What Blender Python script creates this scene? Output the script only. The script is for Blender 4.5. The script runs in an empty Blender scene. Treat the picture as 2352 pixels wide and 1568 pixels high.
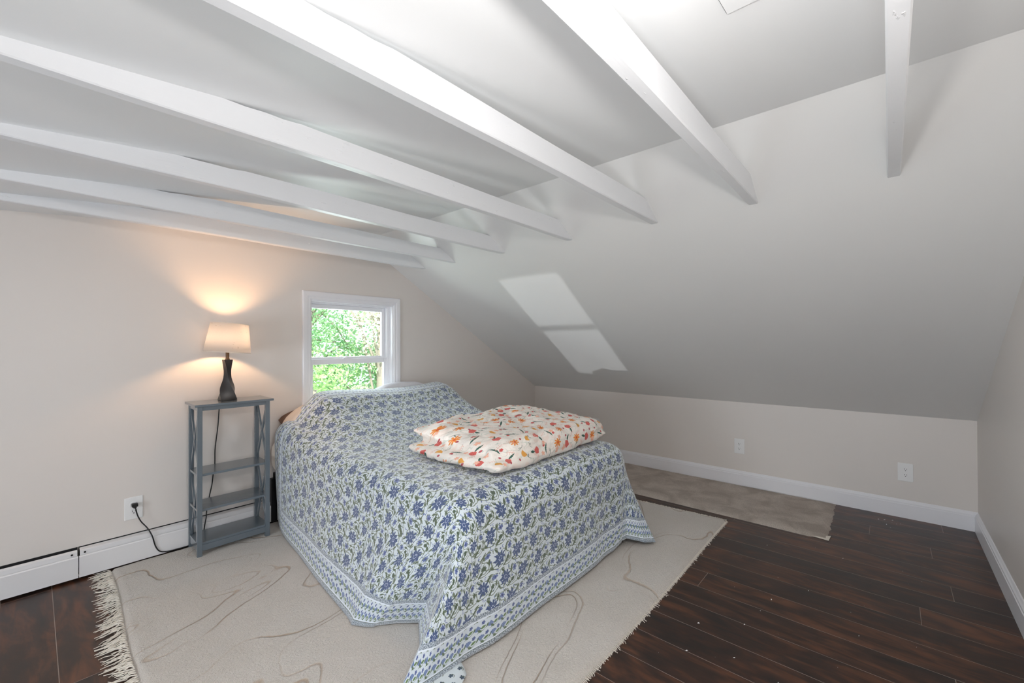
import bpy, bmesh, math, random
import numpy as np
from mathutils import Vector, Matrix, noise

sc = bpy.context.scene
COL = sc.collection
random.seed(7)

# ------------------------------------------------------------------ camera
H = 1.2
F_PX = 976.2
cam = bpy.data.cameras.new('camera')
cam.sensor_width = 36.0
cam.lens = F_PX * 36.0 / 2352.0
cam.clip_start = 0.02
co = bpy.data.objects.new('camera', cam)
COL.objects.link(co)
yaw, pitch, roll = math.radians(48.4357), math.radians(0.3646), math.radians(-0.1963)
f_ = Vector((math.sin(yaw) * math.cos(pitch), math.cos(yaw) * math.cos(pitch), math.sin(pitch)))
r_ = Vector((math.cos(yaw), -math.sin(yaw), 0))
u_ = r_.cross(f_)
cr, sr = math.cos(roll), math.sin(roll)
r2, u2 = cr * r_ + sr * u_, -sr * r_ + cr * u_
co.matrix_world = Matrix(((r2.x, u2.x, -f_.x, 0), (r2.y, u2.y, -f_.y, 0), (r2.z, u2.z, -f_.z, H), (0, 0, 0, 1)))
sc.camera = co

# ------------------------------------------------------------------ colour management
sc.view_settings.view_transform = 'Standard'
sc.view_settings.look = 'None'
sc.view_settings.gamma = 1.0
sc.view_settings.use_curve_mapping = False
sc.view_settings.exposure = 0.14
sc.cycles.use_denoising = True
sc.cycles.max_bounces = 14
sc.cycles.diffuse_bounces = 8
sc.cycles.sample_clamp_indirect = 6.0

# ------------------------------------------------------------------ world
world = bpy.data.worlds.new('sky')
sc.world = world
world.use_nodes = True
wt = world.node_tree
bg = wt.nodes['Background']
bg.inputs[0].default_value = (0.80, 0.92, 1.0, 1)
bg.inputs[1].default_value = 2.6

# ------------------------------------------------------------------ lights
def light(name, kind, loc, energy, color=(1, 1, 1), direction=None, **kw):
    l = bpy.data.lights.new(name, kind)
    l.energy = energy
    l.color = color
    for k, v in kw.items():
        setattr(l, k, v)
    o = bpy.data.objects.new(name, l)
    COL.objects.link(o)
    o.location = loc
    if direction is not None:
        o.rotation_euler = Vector(direction).to_track_quat('-Z', 'Y').to_euler()
    return o

LWX = -2.2          # the wall behind the camera's left, with two windows
light('sun', 'SUN', (0, -5, 8), 6.5, (1.0, 0.96, 0.90), (0.55, 1.0, -0.75), angle=0.01)
GD = Vector((1.0, 0.085, 0.10)).normalized()      # daylight glinting up off something low outside
light('sun_glint', 'SPOT', Vector((LWX, 1.55, 0.80)) - GD * 40, 22000, (0.95, 0.98, 1.0), GD,
      spot_size=math.radians(1.5), spot_blend=0.05, shadow_soft_size=0.12)
light('daylight_window', 'AREA', (LWX - 0.25, 1.55, 0.85), 62, (0.84, 0.92, 1.0), (1, 0.15, 0.25),
      shape='RECTANGLE', size=0.9, size_y=1.2)
light('daylight_window_near', 'AREA', (LWX - 0.25, 0.35, 0.95), 26, (0.87, 0.93, 1.0), (1, 0.25, 0.35),
      shape='RECTANGLE', size=0.9, size_y=1.2)
light('daylight_gable', 'AREA', (1.68, 3.167 + 0.35, 1.15), 12, (0.86, 0.94, 1.0), (0.15, -1, -0.05),
      shape='RECTANGLE', size=0.7, size_y=0.9)
light('ceiling_fill', 'AREA', (0.30, -0.12, 0.50), 6, (1.0, 0.985, 0.97), (0.40, 0.42, 1.0),  # unseen fill, added to brighten the ceiling evenly from below
      shape='DISK', size=0.5)
light('key_light', 'POINT', (0.40, 0.13, 1.58), 20.5, (1.0, 0.965, 0.94), shadow_soft_size=0.04)  # point source placed from the beam shadows, fixture unknown

# ------------------------------------------------------------------ room dimensions
K, G, RW = 3.983, 3.167, -0.416
ZK, ZC, XC = 0.7016, 2.037, 1.7555
ZB, XB = 1.817, 2.1225
SL = (ZC - ZK) / (K - XC)
CK = 0.101
BEAM_Y = [2.835, 2.466, 1.959, 1.417, 0.8985, 0.446, -0.018]
def ceil_z(x):
    return ZC - CK * (XC - x) if x < XC else ZC - SL * (x - XC)

# ------------------------------------------------------------------ shader helper
def lin(r, g, b):
    def c(v):
        v /= 255.0
        return v / 12.92 if v <= 0.04045 else ((v + 0.055) / 1.055) ** 2.4
    return (c(r), c(g), c(b), 1)

class S:
    """a scalar in a node tree, with arithmetic"""
    nt = None
    def __init__(self, s): self.s = s
    @staticmethod
    def m(op, *a, clamp=False):
        n = S.nt.nodes.new('ShaderNodeMath'); n.operation = op; n.use_clamp = clamp
        for i, v in enumerate(a):
            if isinstance(v, S): S.nt.links.new(v.s, n.inputs[i])
            else: n.inputs[i].default_value = float(v)
        return S(n.outputs[0])
    def __add__(a, b): return S.m('ADD', a, b)
    __radd__ = __add__
    def __sub__(a, b): return S.m('SUBTRACT', a, b)
    def __rsub__(a, b): return S.m('SUBTRACT', b, a)
    def __mul__(a, b): return S.m('MULTIPLY', a, b)
    __rmul__ = __mul__
    def __truediv__(a, b): return S.m('DIVIDE', a, b)
    def __rtruediv__(a, b): return S.m('DIVIDE', b, a)
    def __neg__(a): return S.m('MULTIPLY', a, -1)
def fsin(a): return S.m('SINE', a)
def fcos(a): return S.m('COSINE', a)
def fabs_(a): return S.m('ABSOLUTE', a)
def fmin(a, b): return S.m('MINIMUM', a, b)
def fmax(a, b): return S.m('MAXIMUM', a, b)
def ffloor(a): return S.m('FLOOR', a)
def ffract(a): return S.m('FRACT', a)
def fsqrt(a): return S.m('SQRT', a)
def fatan(a, b): return S.m('ARCTAN2', a, b)
def fpow(a, b): return S.m('POWER', a, b)
def hyp(a, b): return fsqrt(a * a + b * b)
def edge(d, k):
    """1 where d > 0, soft over 1/k"""
    return S.m('MULTIPLY_ADD', d, k, 0.5, clamp=True)
def gt(a, b): return S.m('GREATER_THAN', a, b)
def lt(a, b): return S.m('LESS_THAN', a, b)

class Mat:
    def __init__(self, name, color=(0.8, 0.8, 0.8, 1), rough=0.5, metal=0.0, spec=0.5):
        self.m = bpy.data.materials.new(name); self.m.use_nodes = True
        self.nt = self.m.node_tree; S.nt = self.nt
        self.b = self.nt.nodes['Principled BSDF']
        self.b.inputs['Base Color'].default_value = color
        self.b.inputs['Roughness'].default_value = rough
        self.b.inputs['Metallic'].default_value = metal
        self.b.inputs['Specular IOR Level'].default_value = spec
    def n(self, t, **kw):
        x = self.nt.nodes.new(t)
        for k, v in kw.items(): setattr(x, k, v)
        return x
    def l(self, a, b): self.nt.links.new(a.s if isinstance(a, S) else a, b)
    def coords(self, kind='Object', uv=False):
        t = self.n('ShaderNodeTexCoord')
        return t.outputs['UV' if uv else kind]
    def xyz(self, vec):
        s = self.n('ShaderNodeSeparateXYZ'); self.l(vec, s.inputs[0])
        return S(s.outputs[0]), S(s.outputs[1]), S(s.outputs[2])
    def comb(self, x, y, z=0.0):
        c = self.n('ShaderNodeCombineXYZ')
        for i, v in enumerate((x, y, z)):
            if isinstance(v, S): self.l(v, c.inputs[i])
            else: c.inputs[i].default_value = v
        return c.outputs[0]
    def noise(self, vec, scale, detail=2.0, rough=0.5, dist=0.0, out='Fac'):
        t = self.n('ShaderNodeTexNoise'); self.l(vec, t.inputs['Vector'])
        t.inputs['Scale'].default_value = scale; t.inputs['Detail'].default_value = detail
        t.inputs['Roughness'].default_value = rough; t.inputs['Distortion'].default_value = dist
        return S(t.outputs[out])
    def white(self, vec):
        t = self.n('ShaderNodeTexWhiteNoise'); self.l(vec, t.inputs['Vector'])
        return t
    def mix(self, fac, a, b):
        m = self.n('ShaderNodeMix', data_type='RGBA')
        if isinstance(fac, S): self.l(fac, m.inputs[0])
        else: m.inputs[0].default_value = fac
        for v, i in ((a, 6), (b, 7)):
            if isinstance(v, tuple): m.inputs[i].default_value = v
            else: self.l(v, m.inputs[i])
        return m.outputs[2]
    def color(self, c): self.l(c, self.b.inputs['Base Color'])
    def bump(self, h, strength=0.3, dist=0.01):
        b = self.n('ShaderNodeBump'); b.inputs['Strength'].default_value = strength
        b.inputs['Distance'].default_value = dist
        self.l(h, b.inputs['Height']); self.l(b.outputs[0], self.b.inputs['Normal'])

def paint(name, rgb, rough=0.5, bump=0.08, spec=0.4, mott=0.02):
    M = Mat(name, lin(*rgb), rough, 0, spec)
    v = M.coords()
    n = M.noise(v, 1.7, 2)
    a = lin(*rgb); d = tuple(c * (1 - mott * 2) for c in a[:3]) + (1,)
    M.color(M.mix(n, d, a))
    M.bump(M.noise(v, 260, 2) * 0.5 + M.noise(v, 30, 2), bump, 0.0015)
    return M.m

m_wall = paint('wall_paint', (226, 220, 215), 0.42, 0.10)
m_ceiling = paint('ceiling_paint', (236, 238, 239), 0.40, 0.10)
m_slope = paint('slope_paint', (226, 226, 225), 0.36, 0.08)
m_trim = paint('trim_paint', (236, 236, 240), 0.30, 0.04)
m_heater = paint('heater_enamel', (228, 227, 228), 0.32, 0.03)
m_gap_shade = Mat('gap_shade', lin(18, 18, 20), 0.7).m  # near-black stands in for the shade inside the heater slot
m_black = Mat('black_metal', lin(22, 22, 24), 0.45).m
m_cord = Mat('black_rubber', lin(20, 20, 20), 0.5).m
m_plate = Mat('outlet_plastic', lin(238, 238, 238), 0.25).m
m_slot = Mat('outlet_slot', lin(30, 30, 30), 0.6).m
m_screw = Mat('screw_metal', lin(120, 120, 120), 0.35, 0.8).m

def beam_mat():
    M = Mat('beam_paint', lin(228, 230, 233), 0.33, 0, 0.5)
    v = M.coords(); x, y, z = M.xyz(v)
    st = M.comb(x * 0.12, y, z)
    chips = M.noise(M.comb(x * 0.45, y, z), 42, 3, 0.6)
    h = M.noise(st, 60, 3) * 0.6 + M.noise(v, 9, 2) * 1.2 + edge(chips - 0.70, 20) * 1.3
    M.color(M.mix(edge(chips - 0.73, 30) * 0.6, lin(228, 230, 233), lin(250, 250, 250)))
    M.bump(h, 0.35, 0.004)
    return M.m
m_beam = beam_mat()

def floor_mat():
    M = Mat('dark_laminate', lin(50, 32, 25), 0.34, 0, 0.5)
    v = M.coords(); x, y, z = M.xyz(v)
    pw, plen = 0.163, 1.85
    px = (x - 0.066) / pw
    ix = ffloor(px); fx = ffract(px)
    wn = S(M.white(M.comb(ix, 3.3)).outputs['Value'])
    py = (y + wn * 7.0 - 0.34) / plen
    iy = ffloor(py); fy = ffract(py)
    rnd = M.white(M.comb(ix, iy, 1.0))
    rv = S(rnd.outputs['Value'])
    gv = M.comb(x * 1.0, y * 0.16 + rv * 9.0, rv * 20.0)
    g1 = M.noise(gv, 26, 5, 0.62, 0.9)
    g2 = M.noise(M.comb(x, y * 0.35 + rv * 5, rv * 11.0), 7.5, 3, 0.55, 1.8)
    ramp = M.n('ShaderNodeValToRGB')
    M.l(g1 * 0.5 + g2 * 0.6 + (rv - 0.5) * 0.12 - 0.05, ramp.inputs[0])
    e = ramp.color_ramp.elements
    e[0].position = 0.34; e[0].color = lin(30, 23, 20)
    e[1].position = 0.68; e[1].color = lin(102, 62, 40)
    n = e.new(0.50); n.color = lin(56, 36, 27)
    sx = fmin(fx, 1.0 - fx) * pw
    sy = fmin(fy, 1.0 - fy) * plen
    fine = M.noise(v, 3.0, 2)
    seam = fmax(edge(0.0011 - sx, 1100), edge(0.0011 - sy, 1100))
    M.color(M.mix(seam * (0.18 + fine * 0.75), ramp.outputs[0], lin(176, 160, 150)))
    M.l(0.27 + g1 * 0.18, M.b.inputs['Roughness'])
    M.bump(g1 * 0.3 - seam, 0.25, 0.002)
    return M.m
m_floor = floor_mat()

def rug_mat():
    M = Mat('cream_wool', lin(205, 195, 182), 0.95, 0, 0.1)
    M.b.inputs['Sheen Weight'].default_value = 0.3
    v = M.coords(); x, y, z = M.xyz(v)
    q = M.comb(x * 0.55 + y * 0.15, y * 1.05 - x * 0.35, 0.0)
    n = M.noise(q, 1.15, 2.4, 0.5, 0.25)
    wob = (M.noise(v, 26, 2) - 0.5) * 0.05
    t = ffract(n * 8.0 + wob)
    line = edge(0.014 - fabs_(t - 0.5), 60) * edge(M.noise(v, 1.9, 1) - 0.47, 6)
    line2 = edge(0.012 - fabs_(ffract(n * 8.0 + wob + 0.16) - 0.5), 60) * edge(M.noise(v, 1.4, 1) - 0.50, 6)
    L = fmax(line, line2 * 0.7)
    big = M.noise(v, 3.2, 3)
    c = M.mix(big, lin(222, 214, 204), lin(236, 231, 226))
    c = M.mix(edge(M.noise(v, 160, 2) - 0.40, 3) * 0.5, M.mix(0.35, c, lin(170, 158, 142)), c)
    M.color(M.mix(L * 0.7, c, lin(186, 156, 124)))
    M.bump(M.noise(v, 420, 2) * 0.5 + M.noise(v, 120, 3) * 0.8 + M.noise(v, 25, 2) * 0.6 - L * 0.9, 0.9, 0.011)
    return M.m
m_rug = rug_mat()
m_fringe = Mat('fringe_yarn', lin(230, 223, 212), 0.9).m

def carpet_mat():
    M = Mat('grey_carpet', lin(150, 142, 136), 0.95, 0, 0.1)
    v = M.coords()
    a = M.noise(v, 240, 2); b = M.noise(v, 5.5, 3, 0.6, 0.6)
    c = M.mix(edge(b - 0.5, 4), lin(178, 167, 157), lin(208, 198, 188))
    M.color(M.mix(edge(a - 0.5, 4) * 0.5, c, lin(156, 145, 136)))
    M.bump(a + b * 0.5, 0.8, 0.006)
    return M.m
m_carpet = carpet_mat()

def grey_paint():
    M = Mat('grey_painted_wood', lin(98, 108, 116), 0.27, 0, 0.6)
    M.b.inputs['Coat Weight'].default_value = 0.6; M.b.inputs['Coat Roughness'].default_value = 0.16
    v = M.coords()
    M.bump(M.noise(v, 180, 2), 0.08, 0.001)
    return M.m
m_grey = grey_paint()

# ---- patterned cloths
def leaf(p, q, cx, cy, ang, ln, wd, k=700, freq=7.0):
    """serrated leaf mask"""
    ca, sa = math.cos(ang), math.sin(ang)
    X = ((p - cx) * ca + (q - cy) * sa) / ln
    Y = (q - cy) * ca - (p - cx) * sa
    saw = 0.72 + 0.28 * fabs_(fsin(X * freq))
    return edge((1.0 - X * X) * saw * wd - fabs_(Y), k)
def star(p, q, cx, cy, R, n, depth=0.5, rot=0.0, k=700, sharp=0.7):
    X, Y = p - cx, q - cy
    r = hyp(X, Y); a = fatan(Y, X)
    pet = fpow(fabs_(fcos(a * (n / 2.0) + rot)), sharp)
    return r, R * ((1 - depth) + depth * pet) - r, a
def ring(p, q, cx, cy, R, w, k=900, ax=1.0, ay=0.0, off=0.0):
    X, Y = p - cx, q - cy
    m = edge(w - fabs_(hyp(X, Y) - R), k)
    return m * edge(X * ax + Y * ay - off, k)

def bedspread_mat():
    M = Mat('block_print_cotton', lin(220, 230, 236), 0.75, 0, 0.25)
    M.b.inputs['Sheen Weight'].default_value = 0.6
    uvn = M.coords(uv=True)
    u0, v0, _ = M.xyz(uvn)
    at = M.n('ShaderNodeAttribute'); at.attribute_name = 'hem'
    hs = M.n('ShaderNodeSeparateXYZ'); M.l(at.outputs['Vector'], hs.inputs[0])
    hem, along = S(hs.outputs[0]), S(hs.outputs[1])
    wv = M.n('ShaderNodeTexNoise'); M.l(uvn, wv.inputs['Vector']); wv.inputs['Scale'].default_value = 22
    wx, wy, wz = M.xyz(wv.outputs['Color'])
    w2 = M.n('ShaderNodeTexNoise'); M.l(uvn, w2.inputs['Vector']); w2.inputs['Scale'].default_value = 5.5; w2.inputs['Detail'].default_value = 1
    ax_, ay_, az_ = M.xyz(w2.outputs['Color'])
    u = u0 + (wx - 0.5) * 0.020 + (ax_ - 0.5) * 0.07
    v = v0 + (wy - 0.5) * 0.020 + (ay_ - 0.5) * 0.07
    # field
    a, b = 0.116, 0.096
    kx, ky = 0.128 / a, 0.104 / b
    row = ffloor(v / b)
    us = u / a + row * 0.43
    p = (ffract(us) - 0.5) * 0.128
    q = (ffract(v / b) - 0.5) * 0.104
    a = 0.128
    green, dgreen = lin(98, 112, 88), lin(58, 74, 52)
    c = lin(212, 222, 228)
    # under layer: loose sprigs turned at random
    rw = ffloor(v / 0.047)
    uu = u / 0.052 + rw * 0.37
    wn = M.white(M.comb(ffloor(uu), rw, 2.0)); th = S(wn.outputs['Value']) * 6.283
    ps, qs = (ffract(uu) - 0.5) * 0.052, (ffract(v / 0.047) - 0.5) * 0.047
    pp, qq = ps * fcos(th) + qs * fsin(th), qs * fcos(th) - ps * fsin(th)
    und = ring(pp, qq, 0.0, -0.010, 0.016, 0.0013, ax=1.0, ay=0.4, off=-0.004)
    und = fmax(und, leaf(pp, qq, -0.006, 0.010, 0.5, 0.012, 0.0040))
    und = fmax(und, leaf(pp, qq, 0.010, -0.006, 1.6, 0.009, 0.0032))
    c = M.mix(und, c, lin(104, 118, 98))
    c = M.mix(edge(0.0035 - hyp(pp + 0.012, qq + 0.010), 800), c, lin(92, 108, 150))
    # vines
    vine = edge(0.0018 - fabs_(q + 0.034 + 0.012 * fsin(p * (2 * math.pi / a))), 900)
    vine = fmax(vine, ring(p, q, -0.022, 0.002, 0.041, 0.0017, ax=0.4, ay=-1.0, off=-0.012))
    vine = fmax(vine, ring(p, q, 0.038, 0.026, 0.019, 0.0015, ax=-1.0, ay=0.5, off=-0.010))
    vine = fmax(vine, ring(p, q, 0.036, -0.014, 0.020, 0.0016, ax=1.0, ay=-0.6, off=-0.006))
    vine = fmax(vine, ring(p, q, -0.050, 0.036, 0.013, 0.0015, ax=-0.2, ay=1.0, off=-0.004))
    vine = fmax(vine, ring(p, q, 0.006, 0.046, 0.016, 0.0015, ax=1.0, ay=-1.0, off=-0.005))
    c = M.mix(vine, c, green)
    lf = leaf(p, q, 0.020, -0.034, 0.7, 0.021, 0.0062)
    lf = fmax(lf, leaf(p, q, -0.044, 0.036, -0.6, 0.016, 0.0050))
    lf = fmax(lf, leaf(p, q, 0.012, 0.032, 1.15, 0.019, 0.0054))
    lf = fmax(lf, leaf(p, q, 0.056, 0.000, 1.8, 0.013, 0.0042))
    lf = fmax(lf, leaf(p, q, -0.052, -0.030, 2.5, 0.011, 0.0042))
    fine = M.noise(uvn, 420, 1)
    c = M.mix(lf, c, M.mix(edge(fine - 0.5, 6), dgreen, green))
    lf = fmax(lf, leaf(p, q, -0.004, -0.043, 0.1, 0.014, 0.0046))
    lf = fmax(lf, leaf(p, q, 0.028, 0.010, 0.4, 0.010, 0.0036))
    lf = fmax(lf, leaf(p, q, -0.058, 0.012, 1.3, 0.012, 0.0040))
    lf = fmax(lf, leaf(p, q, 0.050, -0.040, -0.5, 0.012, 0.0040))
    r, d, an = star(p, q, 0.036, -0.014, 0.0115, 7, 0.35)
    c = M.mix(edge(d, 700), c, M.mix(edge(fine - 0.52, 8), lin(58, 76, 60), lin(96, 112, 92)))
    # small crescents
    cr_ = ring(p, q, -0.002, 0.046, 0.0062, 0.0017, ax=-1, ay=0.3)
    cr_ = fmax(cr_, ring(p, q, 0.058, 0.046, 0.0060, 0.0017, ax=0.2, ay=1))
    cr_ = fmax(cr_, ring(p, q, -0.030, -0.046, 0.0055, 0.0017, ax=1, ay=0.4))
    c = M.mix(cr_, c, lin(96, 116, 168))
    # small floret
    r, d, an = star(p, q, 0.040, 0.029, 0.0145, 6, 0.55)
    c = M.mix(edge(d, 700), c, lin(98, 114, 164))
    c = M.mix(edge(0.0042 - r, 900), c, lin(62, 70, 116))
    # large star flower
    r, d, an = star(p, q, -0.022, 0.003, 0.0335, 9, 0.52, 0.4, sharp=0.8)
    d = d + 0.0026 * fsin(an * 23.0) + (wz - 0.5) * 0.02
    inner = edge(fabs_(fsin(an * 9.0 + r * 130.0)) - 0.55, 5)
    col = M.mix(inner * 0.75, lin(52, 70, 106), lin(84, 104, 148))
    c = M.mix(edge(d, 700), c, col)
    c = M.mix(edge(0.0022 - fabs_(r - 0.0085), 900) * edge(fsin(an * 8.0) - 0.1, 5), c, lin(206, 214, 232))
    # ---- border
    ab, bb = 0.052, 0.043
    hb = hem - 0.026
    row2 = ffloor(hb / bb)
    alw = along + (ax_ - 0.5) * 0.03
    p2 = (ffract(alw / ab + row2 * 0.37) - 0.5) * ab
    q2 = (ffract(hb / bb) - 0.5) * bb
    w = lin(208, 218, 226)
    v2 = edge(0.0011 - fabs_(q2 + 0.008 + 0.008 * fsin(p2 * (2 * math.pi / ab))), 900)
    cb = M.mix(v2, w, green)
    sg = 1.0 - 2.0 * ffract(row2 * 0.5) * 2.0
    X, Y = p2 + 0.008, (q2 + 0.006 * sg) * sg
    r, an = hyp(X, Y), fatan(Y, X)
    fan = edge(0.0175 + 0.0016 * fabs_(fsin(an * 7.0)) - r, 800) * edge(Y * 1.1 + 0.003 - fabs_(X), 600)
    cb = M.mix(fan, cb, M.mix(edge(fsin(an * 16.0), 2), lin(84, 104, 152), lin(134, 154, 196)))
    cb = M.mix(leaf(p2, q2, 0.015, -0.004, 0.35, 0.011, 0.0058), cb, lin(104, 130, 84))
    cb = M.mix(fmax(leaf(p2, q2, 0.002, -0.015, -0.5, 0.010, 0.0046), leaf(p2, q2, -0.021, -0.002, 1.2, 0.009, 0.0036)), cb, lin(92, 114, 84))
    r, d, an = star(p2, q2, 0.014, 0.013, 0.0078, 5, 0.4)
    cb = M.mix(edge(d, 800), cb, lin(84, 98, 148))
    cb = M.mix(ring(p2, q2, -0.008, -0.014, 0.007, 0.0011, ax=1, ay=0.2), cb, green)
    inb = edge(0.118 - hem, 900)
    c = M.mix(inb, c, cb)
    speck = edge(M.noise(uvn, 210, 2, 0.6) - 0.50, 9)
    tr = M.mix(speck, lin(84, 98, 112), lin(200, 210, 220))
    band1 = edge(0.0085 - fabs_(hem - 0.1315), 900)
    c = M.mix(band1, c, tr)
    c = M.mix(edge(0.003 - fabs_(hem - 0.1195), 900), c, lin(226, 234, 244))
    c = M.mix(edge(0.022 - hem, 900), c, tr)
    c = M.mix(edge(0.0028 - fabs_(hem - 0.0245), 900), c, lin(226, 234, 244))
    c = M.mix(edge(0.0012 - fabs_(hem - 0.0205), 900), c, lin(90, 104, 90))
    M.color(c)
    M.bump(M.noise(uvn, 60, 2) * 1.0 + fine * 0.25, 0.35, 0.004)
    return M.m
m_spread = bedspread_mat()

def lining_mat():
    M = Mat('block_print_lining', lin(214, 222, 226), 0.8)
    uvn = M.coords(); u, v, _ = M.xyz(uvn)
    p = (ffract(u / 0.042 + ffloor(v / 0.036) * 0.5) - 0.5) * 0.042
    q = (ffract(v / 0.036) - 0.5) * 0.036
    r, d, an = star(p, q, 0, 0.0, 0.0095, 5, 0.45)
    c = M.mix(edge(d, 800), lin(214, 222, 226), lin(74, 88, 104))
    M.color(M.mix(ring(p, q, 0, -0.006, 0.008, 0.0011), c, lin(98, 110, 90)))
    return M.m
m_lining = lining_mat()

def comforter_mat():
    M = Mat('floral_cotton', lin(236, 226, 216), 0.7, 0, 0.25)
    uvn = M.coords(uv=True)
    u, v, _ = M.xyz(uvn)
    u = u * 0.85; v = v * 0.85
    c = lin(240, 233, 225)
    # faint pink washes
    big = M.noise(uvn, 16, 1)
    c = M.mix(edge(big - 0.60, 30) * 0.5, c, lin(240, 218, 206))
    c = M.mix(edge(0.012 - fabs_(big - 0.44), 90) * edge(M.noise(uvn, 9, 1) - 0.45, 10) * 0.6, c, lin(186, 198, 186))
    fine = M.noise(uvn, 320, 1)
    def cell(a, ou, ov, seed, stag):
        rw = ffloor((v + ov) / a)
        uu = (u + ou) / a + rw * stag
        idv = M.comb(ffloor(uu), rw, seed)
        wn = M.white(idv)
        rv = S(wn.outputs['Value'])
        rx, ry, rz = M.xyz(wn.outputs['Color'])
        p = (ffract(uu) - 0.5) * a; q = (ffract((v + ov) / a) - 0.5) * a
        th = ry * 6.283
        cs, sn = fcos(th), fsin(th)
        return p * cs + q * sn, q * cs - p * sn, rx
    # layer 1: flowers
    p, q, k = cell(0.078, 0.0, 0.0, 1.0, 0.37)
    t1, t2, t3, t4 = lt(k, 0.30), gt(k, 0.30) * lt(k, 0.52), gt(k, 0.52) * lt(k, 0.74), gt(k, 0.74)
    r, d, an = star(p, q, 0.006, 0.008, 0.0175, 5, 0.16)
    dots = edge(fabs_(fsin(p * 900.0)) * fabs_(fsin(q * 900.0)) - 0.72, 12)
    c = M.mix(leaf(p, q, -0.012, -0.018, 0.8, 0.018, 0.006) * t1, c, lin(64, 100, 88))
    c = M.mix(edge(d, 900) * t1, c, M.mix(dots, lin(204, 70, 64), lin(240, 190, 180)))
    r, d, an = star(p, q, 0.0, 0.006, 0.0230, 8, 0.72)
    c = M.mix(edge(d, 900) * t2, c, lin(228, 142, 70))
    c = M.mix(edge(0.005 - r, 900) * t2, c, lin(214, 84, 56))
    c = M.mix(edge(0.0008 - fabs_(p + 0.0), 1200) * edge(-q - 0.012, 900) * t2, c, lin(140, 150, 130))
    r = hyp(p, q - 0.008)
    tul = edge(0.0185 - r, 900) * edge(0.0085 + 0.003 * fabs_(fsin(p * 500.0)) - q, 900)
    c = M.mix(edge(0.0009 - fabs_(p), 1200) * edge(-q, 900) * t3, c, lin(168, 190, 178))
    c = M.mix(tul * t3, c, lin(226, 164, 84))
    c = M.mix(leaf(p, q, 0.0, 0.0, 0.2, 0.030, 0.0052, freq=9) * t4, c, lin(66, 100, 90))
    r, d, an = star(p, q, 0.014, 0.018, 0.0085, 5, 0.3)
    c = M.mix(edge(d, 900) * t4, c, lin(206, 92, 88))
    # layer 2: small things
    p, q, k = cell(0.052, 0.021, 0.033, 5.0, 0.61)
    t1, t2, t3, t4 = lt(k, 0.22), gt(k, 0.22) * lt(k, 0.46), gt(k, 0.46) * lt(k, 0.72), gt(k, 0.72) * lt(k, 0.9)
    X = p * 1.25
    r = hyp(X, q)
    bug = edge(fabs_(fsin(p * 800.0)) * fabs_(fsin(q * 800.0)) - 0.55, 14)
    c = M.mix(edge(0.0072 - r, 1000) * t1, c, M.mix(bug, lin(214, 110, 116), lin(50, 34, 40)))
    r, d, an = star(p, q, 0, 0, 0.0125, 5, 0.6)
    c = M.mix(edge(d, 900) * t2, c, lin(240, 184, 160))
    hr = edge(0.0010 - fabs_(ffract(fabs_(p) * 70.0 + q * 90.0) - 0.5) * 0.012, 1500) * edge(0.009 - fabs_(p), 900) * edge(0.018 - fabs_(q), 900)
    c = M.mix(fmax(hr, edge(0.0008 - fabs_(p), 1200) * edge(0.020 - fabs_(q), 900)) * t3, c, lin(226, 178, 164))
    st = edge(0.0010 - fabs_(p - q * q * 14.0), 1200) * edge(0.018 - fabs_(q), 900)
    st = fmax(st, leaf(p, q, 0.006, 0.004, 0.9, 0.008, 0.002))
    c = M.mix(st * t4, c, lin(74, 100, 88))
    sp = M.n('ShaderNodeTexVoronoi'); M.l(uvn, sp.inputs['Vector']); sp.inputs['Scale'].default_value = 190
    c = M.mix(edge(0.16 - S(sp.outputs['Distance']), 12) * edge(M.noise(uvn, 12, 1) - 0.60, 20) * 0.6, c, lin(150, 140, 130))
    M.color(c)
    M.bump(M.noise(uvn, 26, 3, 0.6) * 1.0 + fine * 0.1, 0.45, 0.010)
    return M.m
m_comf = comforter_mat()

def fabric(name, rgb, scale=300, st=0.3, rough=0.85):
    M = Mat(name, lin(*rgb), rough, 0, 0.2)
    v = M.coords()
    n = M.noise(v, scale, 2)
    M.color(M.mix(n, tuple(c * 0.8 for c in lin(*rgb)[:3]) + (1,), lin(*rgb)))
    M.bump(n + M.noise(v, 14, 2) * 2.0, st, 0.004)
    return M.m
m_sheet = fabric('cream_sheet', (232, 218, 204))
m_white_sheet = fabric('white_pillowcase', (232, 232, 238))
m_brown = fabric('brown_knit', (104, 82, 72), 140, 0.8)

def lampshade_mat():
    M = Mat('linen_shade', lin(238, 222, 200), 0.9, 0, 0.1)
    v = M.coords()
    x, y, z = M.xyz(v)
    n = M.noise(v, 260, 2); sp = M.noise(v, 55, 1)
    col = M.mix(edge(sp - 0.74, 30) * 0.6, M.mix(n, lin(238, 224, 206), lin(250, 242, 230)), lin(150, 120, 96))
    M.color(col)
    tr = M.n('ShaderNodeBsdfTranslucent'); M.l(M.mix(0.75, col, (0.80, 0.86, 0.95, 1)), tr.inputs['Color'])
    mx = M.n('ShaderNodeMixShader'); mx.inputs[0].default_value = 0.78
    out = [n_ for n_ in M.nt.nodes if n_.type == 'OUTPUT_MATERIAL'][0]
    M.l(M.b.outputs[0], mx.inputs[1]); M.l(tr.outputs[0], mx.inputs[2]); M.l(mx.outputs[0], out.inputs[0])
    return M.m
m_shade = lampshade_mat()
m_bronze = Mat('dark_bronze', lin(38, 32, 30), 0.36, 0.0, 0.6).m
m_brass = Mat('aged_brass', lin(92, 70, 50), 0.35, 0.7).m
def emit(name, rgb, s):
    M = Mat(name); M.b.inputs['Emission Color'].default_value = lin(*rgb); M.b.inputs['Emission Strength'].default_value = s
    return M.m
m_bulb = emit('lit_bulb', (255, 200, 148), 330)

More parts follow.
